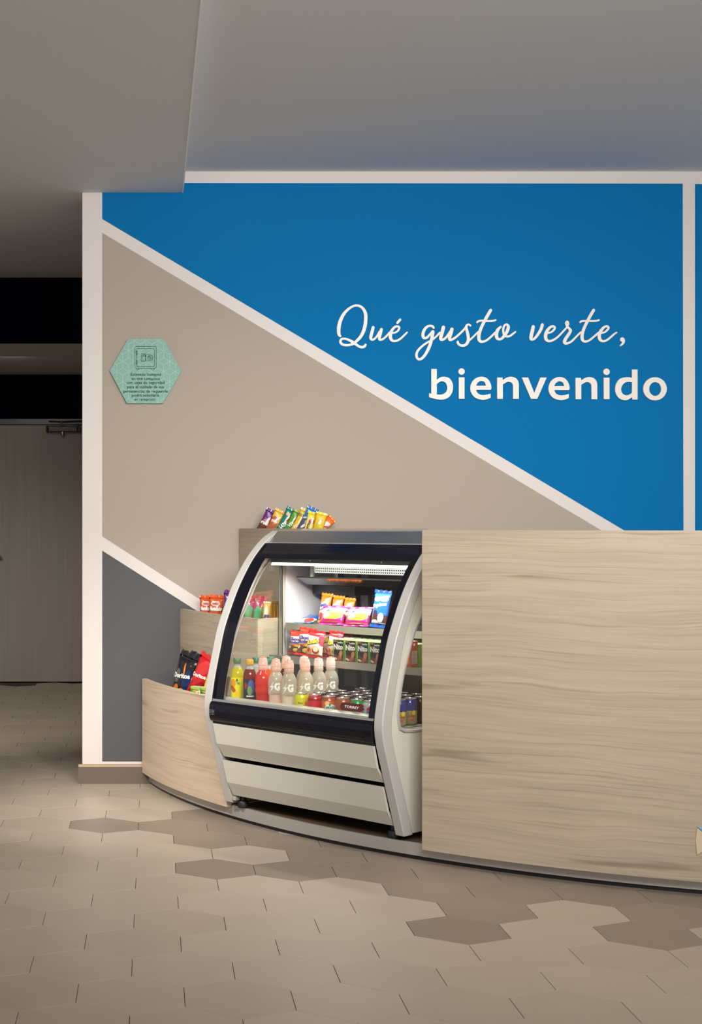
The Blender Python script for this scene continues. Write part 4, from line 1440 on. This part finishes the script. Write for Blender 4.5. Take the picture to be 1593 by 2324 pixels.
pack('green_mix', 'second green and magenta pack, beside the yellow sleeves', on(586, 7.04, ZF), 0.068, 0.178, 0.04, R_(-12), R_(3), R_(4), (), 15, g)
for i in range(5):
    kd = 'yellow_sleeve' if i == 0 else 'gold_sleeve'
    lab = ['pale yellow wafer sleeve with a white label, first of five', 'golden wafer sleeve second from the left behind side glass', 'golden wafer sleeve in the middle of the five behind side glass',
           'golden wafer sleeve fourth from the left behind side glass', 'golden wafer sleeve nearest the steel window edge'][i]
    wds = [('Canelitas', M['ink_blue'], 0.5, 0.48, 1.3, 0.28, 0.03, 90)] if i == 0 else ()
    pack(kd, lab, on(601 if i == 0 else 610.5 + 7.6 * i, 6.93 if i == 0 else 6.95, ZF), 0.040 if i == 0 else 0.050, 0.160, 0.016 if i == 0 else 0.011, R_(-30) if i == 0 else R_(62), R_(3) if i == 0 else 0, R_(3) if i == 0 else 0, wds, 20 + i, g, seal=0.05)

# top bin
g = 'snack rolls on the tallest bin'
tops = [('purple_roll', 'purple and brown snack roll, leftmost on the tallest bin', 600, 0.085, 0.125, [('roles', M['ink_white'], 0.45, 0.42, 0.8, 0.18, 0.05)]),
        ('brown_roll', 'yellow and brown snack roll second from left on tallest bin', 619, 0.080, 0.125, [('Nito', M['ink_white'], 0.35, 0.52, 0.5, 0.1, 0.04)]),
        ('teal_roll', 'teal snack roll with white lettering on the tallest bin', 641, 0.070, 0.138, [('LATE', M['ink_white'], 0.40, 0.30, 0.75, 0.16, 0.05, 60)]),
        ('green_roll', 'green snack roll between the teal and yellow ones', 657, 0.060, 0.128, [('VIV', M['ink_white'], 0.4, 0.4, 0.8, 0.14, 0.03, 60)]),
        ('yellow_roll', 'mustard yellow slim snack roll left of the blue one', 672, 0.060, 0.135, [('PAY', M['ink_white'], 0.4, 0.3, 0.7, 0.14, 0.03, 60)]),
        ('blue_roll', 'blue snack roll with a dark picture on the tallest bin', 689, 0.075, 0.140, ()),
        ('pale_roll', 'pale yellow snack bar with strawberry picture on tallest bin', 706, 0.070, 0.112, [('Barritas', M['ink_black'], 0.25, 0.38, 1.1, 0.16, 0.03, 80)]),
        ('lemon_roll', 'bright yellow snack bar rightmost in the upright row', 725, 0.070, 0.110, ())]
for i, (kd, lab, px, w, h, wds) in enumerate(tops):
    lean = R_(27) if i < 6 else R_(14)
    pack(kd, lab, on(px - 7, 7.43 - 0.031 * i, 1.2457), w * 0.82, h + 0.006, 0.020, R_(-4), R_(4), lean, wds, 40 + i, g, seal=0.08)
pack('orange_snack', 'orange pack lying behind the yellow bars on the tallest bin', on(717, 7.42, 1.2457), 0.05, 0.115, 0.026, 0.0, R_(5), R_(48), (), 52, g)

# ------------------------------------------------------------------ contents of the case: packs on the shelves
g = 'packs on the upper shelf'
ZU, ZL = 0.8622, 0.7222
pack('blue_flat', 'blue pack lying flat at the left end of the upper shelf', cw(0.112, 0.375, ZU), 0.095, 0.15, 0.02, CANG + R_(12), R_(80), 0, (), 61, g)
gw = [('Gansito', M['ink_blue'], 0.45, 0.63, 0.7, 0.15, 0.04, 12)]
for u, s, lab, sd in ((0.193, 0.428, 'orange snack pack standing leftmost on the upper shelf', 62), (0.256, 0.436, 'orange snack pack in the middle of the three upright ones', 63),
                      (0.318, 0.444, 'orange snack pack half hidden behind the left pink pack', 64)):
    pack('orange_snack', lab, cw(u, s, ZU), 0.064, 0.132 - 0.008 * (sd - 62), 0.03, CANG + R_(3), R_(10), R_(3), gw, sd, g)
sw_ = [('SUBMARINOS', M['ink_blue'], 0.5, 0.72, 0.84, 0.19, 0.012, 0)]
pack('pink_roll', 'left pink and yellow cake roll pack on the upper shelf', cw(0.296, 0.366, ZU), 0.142, 0.088, 0.04, CANG + R_(2), R_(24), R_(-2), sw_, 65, g)
pack('pink_roll', 'right pink and yellow cake roll pack beside the blue pack', cw(0.440, 0.366, ZU), 0.142, 0.088, 0.04, CANG + R_(1), R_(24), R_(-2), sw_, 66, g)
pw_ = [('Pinguinos', M['ink_white'], 0.5, 0.60, 0.85, 0.17, 0.02, 14, 0.2)]
pack('blue_cake', 'tall bright blue cupcake pack with white lettering on upper shelf', cw(0.560, 0.372, ZU), 0.092, 0.158, 0.036, CANG + R_(2), R_(10), R_(3), pw_, 67, g)
pack('navy_cake', 'dark navy blue cupcake pack behind the bright blue one', cw(0.650, 0.455, ZU), 0.105, 0.155, 0.04, CANG, R_(8), R_(2), pw_, 68, g)
pack('purple_cake', 'purple cake roll pack at the right on the upper shelf', cw(0.692, 0.368, ZU), 0.126, 0.105, 0.04, CANG + R_(1), R_(22), R_(-3), sw_, 69, g)
pack('navy_cake', 'dark navy pack at the right end of the upper shelf', cw(0.86, 0.395, ZU), 0.115, 0.150, 0.04, CANG, R_(10), 0, pw_, 70, g)

g = 'packs on the lower shelf'
cw_ = [('Choco', M['ink_blue'], 0.5, 0.68, 0.8, 0.15, 0.06, 4, 0.2), ('Roles', M['ink_blue'], 0.5, 0.51, 0.8, 0.15, 0.06, 4, 0.2)]
rw_ = [('Rollo', M['ink_black'], 0.43, 0.595, 0.90, 0.23, 0.11, 14, 0.2), ('Rollo', M['ink_yellow'], 0.42, 0.60, 0.85, 0.2, 0.05, 14, 0.2)]
pack('choc_roll', 'orange chocolate roll pack at the left end of the lower shelf', cw(0.133, 0.306, ZL), 0.086, 0.104, 0.032, CANG + R_(3), R_(8), R_(4), cw_, 71, g)
pack('choc_roll', 'orange chocolate roll pack second from left, text fully visible', cw(0.206, 0.290, ZL), 0.096, 0.122, 0.032, CANG + R_(3), R_(8), R_(4), cw_, 72, g)
pack('red_roll', 'red and white jam roll pack with yellow lettering, fully visible', cw(0.294, 0.256, ZL), 0.096, 0.116, 0.032, CANG + R_(3), R_(8), R_(3), rw_, 73, g)
pack('red_roll', 'red and white jam roll pack half hidden by the first milk box', cw(0.372, 0.298, ZL), 0.080, 0.116, 0.030, CANG + R_(2), R_(6), R_(3), rw_, 74, g)
pack('red_roll', 'red pack in the second row behind the visible jam roll', cw(0.283, 0.360, ZL), 0.090, 0.124, 0.03, CANG, R_(5), 0, rw_, 75, g)
pack('red_roll', 'red pack in the second row behind the half hidden jam roll', cw(0.374, 0.372, ZL), 0.080, 0.124, 0.03, CANG, R_(5), 0, rw_, 76, g)

# milk boxes
M['milk_front'] = paint_mat('milk_front', rgb(18, 14, 12), [('b', 0.0, 0.26, -0.2, rgb(96, 46, 28)), ('e', 0.62, 0.17, 0.22, 0.10, 20, rgb(150, 84, 52)), ('e', 0.72, 0.36, 0.18, 0.13, 30, rgb(186, 118, 76)), ('e', 0.22, 0.12, 0.16, 0.05, -10, rgb(214, 190, 170)),
                                                            ('e', 0.5, 0.66, 0.52, 0.16, 0, rgb(70, 96, 44)), ('e', 0.5, 0.67, 0.46, 0.13, 0, rgb(20, 16, 13)), ('e', 0.2, 0.92, 0.16, 0.04, 0, rgb(190, 96, 90)), ('b', 0.97, 1.2, 0, rgb(130, 176, 80))], 0.5, 0.0)
M['milk_side'] = mat('milk_side', rgb(120, 160, 62), 0.35)
M['milk_top'] = mat('milk_top', rgb(134, 178, 88), 0.35)
M['foil_strip'] = mat('foil_strip', rgb(196, 214, 170), 0.4)
g = 'chocolate milk boxes on the lower shelf'
NW, ND, NH = 0.060, 0.043, 0.094
ords = ['first', 'second', 'third', 'fourth', 'fifth', 'sixth']


def milk(label, loc):
    t = carton('milk_box', label, loc, CANG, NW, ND, NH, M['milk_front'], M['milk_side'], M['milk_top'], 'drink box', g,
               [('Nito', M['ink_white'], 0.0, 0.062, 0.052, 0.023, 0.05), ('Leche', M['ink_white'], 0.010, 0.0820, 0.030, 0.009, 0.04)])
    part('straw_flap', MB().box(-0.026, 0.016, NH, 0.026, 0.026, NH + 0.0025), M['foil_strip'], t)
    part('corner_edge', MB().box(-NW / 2 - 0.0006, -0.0006, 0.002, -NW / 2 + 0.003, 0.003, NH - 0.002), M['milk_top'], t)
    return t


m0 = None
for kx, u in enumerate((0.451, 0.519, 0.587, 0.655, 0.723)):
    for r in range(5):
        loc = cw(u, 0.240 + r * (ND + 0.004), 0.7225)
        lab = 'chocolate milk box, %s column from the left, %s' % (ords[kx], 'front row' if r == 0 else ords[r] + ' row from the front')
        if m0 is None:
            m0 = milk(lab, loc)
        else:
            copy_thing(m0, loc, (0, 0, CANG), lab)
for r in range(1, 4):
    copy_thing(m0, cw(0.815, 0.240 + r * (ND + 0.004), 0.7225), (0, 0, CANG), 'chocolate milk box behind the orange juice box, %s row from the front' % ords[r])
M['juice_front'] = paint_mat('juice_front', rgb(214, 96, 34), [('e', 0.5, 0.55, 0.4, 0.1, 20, rgb(190, 220, 210)), ('e', 0.5, 0.25, 0.4, 0.16, 0, rgb(230, 140, 50))], 0.35)
jb = carton('juice_box', 'orange juice box at the right end of the lower shelf', cw(0.815, 0.236, 0.7225), CANG, 0.062, 0.046, 0.108, M['juice_front'], mat('juice_side', rgb(186, 70, 38), 0.35), mat('juice_top', rgb(214, 200, 180), 0.4), 'drink box', None)
part('nutrition_label', MB().box(0.0312, 0.006, 0.014, 0.0318, 0.040, 0.068), mat('label_grey', rgb(190, 180, 170), 0.5), jb)
tl = MB()
for i in range(9):
    tl.box(0.0318, 0.009, 0.018 + i * 0.0055, 0.0320, 0.037 - (i % 3) * 0.004, 0.0195 + i * 0.0055)
part('printed_lines', tl, M['ink_black'], jb)
part('round_mark', MB().lathe([(0.006, 0), (0.006, 0.0006)], 14), M['ink_white'], jb, loc=(0.031, 0.022, 0.094), rot=(0, PI / 2, 0))

# ------------------------------------------------------------------ cans
CR, CH = 0.0295, 0.106
can_prof = [(0.021, 0), (0.024, 0.003), (CR, 0.010), (CR, CH - 0.018), (CR * 0.97, CH - 0.014), (CR * 0.86, CH - 0.004), (CR * 0.86, CH - 0.003)]
lid_prof = [(CR * 0.86, CH - 0.004), (CR * 0.90, CH - 0.002), (CR * 0.90, CH), (CR * 0.84, CH), (CR * 0.80, CH - 0.004), (0.001, CH - 0.004)]
body_mb = MB().lathe(can_prof, 24)
lid_me = MB().lathe(lid_prof, 24).mesh('lid', mat('can_lid', (0.62, 0.60, 0.58, 1), 0.22, metal=0.9), True)
tab_me = MB().box(-0.005, -0.010, CH - 0.0035, 0.005, 0.004, CH - 0.0015).mesh('pull_tab', M['chrome'])


def wrap(me_o, s, m, zc, wid, hei=None, bold=0.03, ang=-90, rot=0):
    cr, sr = math.cos(R_(rot)), math.sin(R_(rot))

    def fn(x, y):
        X, Y = x * cr - y * sr, x * sr + y * cr
        a = R_(ang) + X / CR
        return ((CR + 0.0006) * math.cos(a), (CR + 0.0006) * math.sin(a), zc + Y)
    return link('lettering', text_mesh(s, m, wid, hei, bold, fn), me_o)


def blob(me_o, m, zc, rx, rz, ang=-90, name='emblem', lo=-1.0, hi=1.0, off=0.0004):
    n = 20
    vs, fs = [], []
    for i in range(n + 1):
        t = -1 + 2 * i / n
        h = math.sqrt(max(0, 1 - t * t))
        a = R_(ang) + t * rx / CR
        for zz in (max(-h, lo), min(h, hi)):
            zz = min(max(zz, lo), hi)
            vs.append(((CR + off) * math.cos(a), (CR + off) * math.sin(a), zc + zz * rz))
    for i in range(n):
        fs.append((2 * i, 2 * i + 2, 2 * i + 3, 2 * i + 1))
    return part(name, MB().add(vs, fs), m, me_o)


def can(label, loc, m, rz=CANG):
    t = thing('soda_can', label, 'can', loc, rz, 'soda cans on the case floor')
    b_ = link('body', body_mb.mesh('body', m, True), t)
    link('lid', lid_me, t)
    link('pull_tab', tab_me, t, rot=(0, 0, random.uniform(0, 6)))
    return t, b_


ZD = 0.5055
cm = {k_: paint_mat('can_' + k_, c, l_, 0.22, 0.4, 0.25) for k_, c, l_ in (
    ('yellow', rgb(222, 212, 20), [('b', 0.0, 0.18, 0, rgb(236, 190, 30))]), ('red', rgb(214, 36, 36), [('b', 0.80, 0.9, 0, rgb(150, 20, 22))]), ('orange', rgb(222, 110, 34), [('b', 0.85, 1, 0, rgb(170, 74, 30)), ('b', 0.0, 0.2, 0, rgb(206, 84, 26))]),
    ('amber', rgb(226, 128, 44), [('b', 0.6, 1, 0, rgb(170, 80, 40))]), ('green', rgb(30, 150, 56), [('b', 0.0, 0.3, 0.3, rgb(226, 234, 226))]), ('silver', rgb(206, 208, 204), []), ('cola', rgb(74, 18, 20), []),
    ('ginger', rgb(54, 60, 150), [('b', 0.0, 0.52, 0.0, rgb(176, 168, 120)), ('b', 0.52, 0.56, 0, rgb(214, 190, 90))]))}
front = [(0.498, 'yellow', 'bright yellow soda can, leftmost in the front row'), (0.572, 'red', 'plain red soda can between the yellow and orange cans'), (0.649, 'orange', 'orange soda can with white and green emblem, front row'),
         (0.725, 'amber', 'amber orange soda can behind the maroon badge'), (0.800, 'green', 'green soda can right of the maroon badge'), (0.866, 'silver', 'silver soda can with a red dome emblem, front row')]
for u, kk, lab in front:
    # print turned toward the viewer standing to the left of the case front
    t, b_ = can(lab, cw(u, -0.042, ZD), cm[kk])
    va = R_(-90) + R_(46)
    deg = math.degrees(va)
    if kk == 'yellow':
        wrap(b_, 'Mate', M['ink_green'], 0.068, 0.020, None, 0.02, deg - 12)
        blob(b_, M['ink_orange'], 0.062, 0.008, 0.012, deg + 38)
    if kk == 'orange':
        blob(b_, M['ink_orange'], 0.078, 0.013, 0.013, deg - 16)
        blob(b_, mat('fruit_pale', (0.90, 0.55, 0.25, 1), 0.4), 0.078, 0.010, 0.010, deg - 16, off=0.0007)
        blob(b_, M['ink_white'], 0.062, 0.024, 0.014, deg + 10, off=0.0010)
        wrap(b_, 'MIRINDA', M['ink_green'], 0.062, 0.040, 0.011, 0.05, deg + 10, 0).scale = (1.03, 1.03, 1)
        blob(b_, M['ink_green'], 0.074, 0.004, 0.005, deg + 4, off=0.0015)
    if kk == 'green':
        blob(b_, M['ink_white'], 0.062, 0.022, 0.007, deg)
    if kk == 'silver':
        blob(b_, M['ink_red'], 0.070, 0.018, 0.016, deg + 2, lo=0.0)
        blob(b_, mat('deep_blue', (0.01, 0.05, 0.25, 1), 0.3), 0.070, 0.018, 0.016, deg + 2, hi=-0.75)
        wrap(b_, 'PEPSI', M['ink_blue'], 0.0635, 0.034, 0.008, 0.05, deg + 2)
c0 = None
for kx in range(6):
    for r in range(1, 6):
        if kx == 0 and r == 4:
            continue
        u = 0.538 + 0.0740 * kx
        loc = cw(u, -0.042 + 0.0655 * r, ZD)
        if kx == 5 and r in (2, 3):
            t, b_ = can('blue ginger ale can inside the right side window, %s' % ('nearer the front' if r == 2 else 'farther back'), loc, cm['ginger'])
            wrap(b_, 'CANADA', M['ink_red'], 0.036, 0.034, 0.010, 0.04, -36)
            wrap(b_, 'DRY', M['ink_red'], 0.022, 0.018, 0.010, 0.04, -36)
            blob(b_, M['ink_yellow'], 0.050, 0.008, 0.010, -20)
            continue
        lab = 'dark red cola can, %s row behind the front cans, %s from left' % (ords[r - 1], ords[kx])
        if c0 is None:
            c0, b_ = can(lab, loc, cm['cola'])
        else:
            copy_thing(c0, loc, (0, 0, CANG), lab)

# ------------------------------------------------------------------ bottles


def tea_bottle(label, loc, liq, cap_c, words=(), layers=None, lab_m=None):
    t = thing('drink_bottle', label, 'bottle', loc, CANG + R_(40), 'bottles on the case floor')
    part('liquid', MB().lathe([(0.022, 0), (0.0275, 0.006), (0.0285, 0.012), (0.0285, 0.045), (0.027, 0.052), (0.0285, 0.06), (0.0285, 0.150), (0.026, 0.168), (0.019, 0.184)], 22), liq, t, True)
    part('neck', MB().lathe([(0.0195, 0.184), (0.0125, 0.195), (0.0125, 0.204)], 18), M['clear_plastic'], t, True)
    cp = MB().lathe([(0.0165, 0.203), (0.0168, 0.205), (0.0168, 0.222), (0.0155, 0.2245)], 20)
    part('cap', cp, cap_c, t, True)
    if lab_m:
        part('label', MB().lathe([(0.0288, 0.056), (0.0290, 0.058), (0.0290, 0.140), (0.0288, 0.142)], 22), lab_m, t, True)
    for s, m, zc, wid, ang in words:
        def fn(x, y):
            a = R_(ang) + x / 0.0293
            return (0.0294 * math.cos(a), 0.0294 * math.sin(a), zc + y)
        link('lettering', text_mesh(s, m, wid, None, 0.04, fn), t)
    return t


M['clear_plastic'] = liquid_mat('clear_plastic', (0.82, 0.84, 0.80, 1), 0.65)
caps = {'green': mat('cap_green', rgb(74, 104, 70), 0.4), 'gold': mat('cap_gold', rgb(196, 146, 44), 0.4), 'deep': mat('cap_deep_green', rgb(40, 100, 74), 0.4)}
lem = paint_mat('lemon_label', rgb(226, 214, 20), [('e', 0.66, 0.84, 0.07, 0.13, 0, rgb(226, 140, 20)), ('e', 0.65, 0.66, 0.06, 0.12, 30, rgb(180, 84, 20)), ('e', 0.76, 0.93, 0.035, 0.05, 0, rgb(90, 120, 30)), ('e', 0.74, 0.5, 0.06, 0.1, 0, rgb(240, 190, 30))])
drk = paint_mat('mango_label', rgb(40, 30, 44), [('e', 0.80, 0.76, 0.09, 0.22, 0, rgb(60, 90, 150)), ('e', 0.76, 0.66, 0.06, 0.14, 0, rgb(110, 140, 80)), ('e', 0.66, 0.80, 0.04, 0.1, 0, rgb(150, 40, 30))])
ZB = ZD
tea_bottle('clear bottle of bright yellow tea with a green cap, leftmost in the case', cw(0.121, -0.042, ZB), liquid_mat('tea_yellow', rgb(228, 214, 20), 0.35), caps['green'], [('TE', M['ink_green'], 0.118, 0.016, -78)], None, lem)
tea_bottle('red-brown tea bottle with a gold cap next to the yellow bottle', cw(0.197, -0.042, ZB), liquid_mat('tea_red', rgb(150, 50, 34), 0.3), caps['gold'], [('MANGO', M['ink_white'], 0.070, 0.034, -80)], None, drk)
clr = liquid_mat('water_pale', (0.75, 0.80, 0.74, 1), 0.6)
tea_bottle('pale bottle with a green cap behind the gold-capped bottle', cw(0.150, 0.045, ZB), clr, caps['deep'])
tea_bottle('pale bottle with a green cap left of the red sports bottle', cw(0.165, 0.120, ZB), clr, caps['deep'])
tea_bottle('amber drink bottle with a green cap behind the red sports bottle', cw(0.232, 0.030, ZB), liquid_mat('amber', rgb(226, 130, 30), 0.3), caps['deep'])
tea_bottle('green-capped bottle standing behind the first white sports bottle', cw(0.205, 0.160, ZB), clr, caps['deep'])


def sports_bottle(label, loc, upper, lower, cap_m, spout_m, logo=True, turn=42):
    t = thing('sports_bottle', label, 'bottle', loc, CANG + R_(turn), 'bottles on the case floor')
    part('grip', MB().lathe([(0.024, 0), (0.030, 0.006), (0.0305, 0.014), (0.0295, 0.03), (0.0300, 0.04), (0.0290, 0.055), (0.0300, 0.070), (0.0290, 0.080), (0.031, 0.088)], 24), lower, t, True)
    part('body', MB().lathe([(0.031, 0.088), (0.0325, 0.092), (0.0335, 0.105), (0.031, 0.114), (0.0335, 0.122), (0.0335, 0.142), (0.031, 0.158), (0.025, 0.172), (0.0185, 0.182), (0.0175, 0.186)], 24), upper, t, True)
    part('collar', MB().lathe([(0.0175, 0.184), (0.0200, 0.187), (0.0200, 0.201), (0.018, 0.204)], 20), cap_m, t, True)
    part('cap', MB().lathe([(0.018, 0.203), (0.0205, 0.205), (0.0205, 0.220), (0.0190, 0.222), (0.0170, 0.234), (0.0145, 0.236)], 20), cap_m, t, True)
    part('spout', MB().lathe([(0.0085, 0.222), (0.0085, 0.2385), (0.006, 0.240)], 14), spout_m, t, True)
    if logo:
        def on(r, ang):
            return lambda x, y: (r * math.cos(R_(ang) + x / r), r * math.sin(R_(ang) + x / r), 0.124 + y)
        lg = link('emblem', text_mesh('G', M['ink_white'], 0.026, 0.034, 0.07, on(0.0345, -78)), t)
        bolt = [(0.004, 0.008), (-0.003, -0.001), (0.0005, -0.001), (-0.004, -0.009), (0.004, 0.0015), (0.0005, 0.0015)]
        f = on(0.0352, -78)
        part('bolt', MB().add([f(x, y) for x, y in bolt], [(0, 1, 2, 5), (2, 3, 4, 5)]), M['ink_orange'], lg)
        f2 = on(0.0342, -120)
        big = [(0.010, 0.022), (-0.010, -0.004), (0.0, -0.004), (-0.012, -0.030), (0.014, 0.002), (0.003, 0.002)]
        part('pale_bolt', MB().add([f2(x, y) for x, y in big], [(0, 1, 2, 5), (2, 3, 4, 5)]), M['ink_white'], lg)
        f3 = on(0.0318, -84)
        part('small_print', MB().add([f3(x, y - 0.030) for x, y in ((-0.014, 0.002), (0.010, 0.002), (0.010, -0.002), (-0.014, -0.002))], [(0, 1, 2, 3)]), M['ink_black'], lg)
    return t


fro = liquid_mat('frosted_cap', (0.94, 0.72, 0.64, 1), 0.4)
frw = liquid_mat('frosted_cap_pale', (0.93, 0.84, 0.78, 1), 0.45)
spo = mat('spout_coral', rgb(226, 120, 90), 0.4)
up = liquid_mat('bottle_clear', (0.82, 0.78, 0.67, 1), 0.62)
lo_pink = liquid_mat('bottle_pinkish', (0.90, 0.68, 0.58, 1), 0.22)
lo_cream = liquid_mat('bottle_cream', (0.90, 0.82, 0.69, 1), 0.25)
redu = liquid_mat('bottle_red_upper', rgb(236, 70, 44), 0.30)
redl = liquid_mat('bottle_red', rgb(222, 54, 40), 0.15)
sports_bottle('red sports drink bottle with a frosted pink cap, third in the front row', cw(0.274, -0.040, ZB), redu, redl, fro, spo, False)
sports_bottle('pale sports bottle with pinkish lower half, right of the red one', cw(0.350, -0.040, ZB), up, lo_pink, fro, spo)
sports_bottle('cream sports bottle at the right end of the front bottle row', cw(0.426, -0.040, ZB), up, lo_cream, fro, spo)
sports_bottle('clear sports bottle standing behind the yellow can', cw(0.436, 0.050, ZB), up, lo_cream, fro, spo)
sports_bottle('clear sports bottle behind the red can, third from the right', cw(0.448, 0.118, ZB), up, lo_cream, frw, spo)
sports_bottle('dim clear sports bottle, rightmost and deepest of the bottles', cw(0.455, 0.187, ZB), up, lo_cream, frw, spo)
sports_bottle('dark red sports bottle seen between the two pale front bottles', cw(0.292, 0.085, ZB), liquid_mat('dark_red', rgb(120, 40, 36), 0.3), redl, fro, spo, False)
sports_bottle('sports bottle with a frosted cap behind the cream one', cw(0.345, 0.140, ZB), up, lo_cream, frw, spo, False)
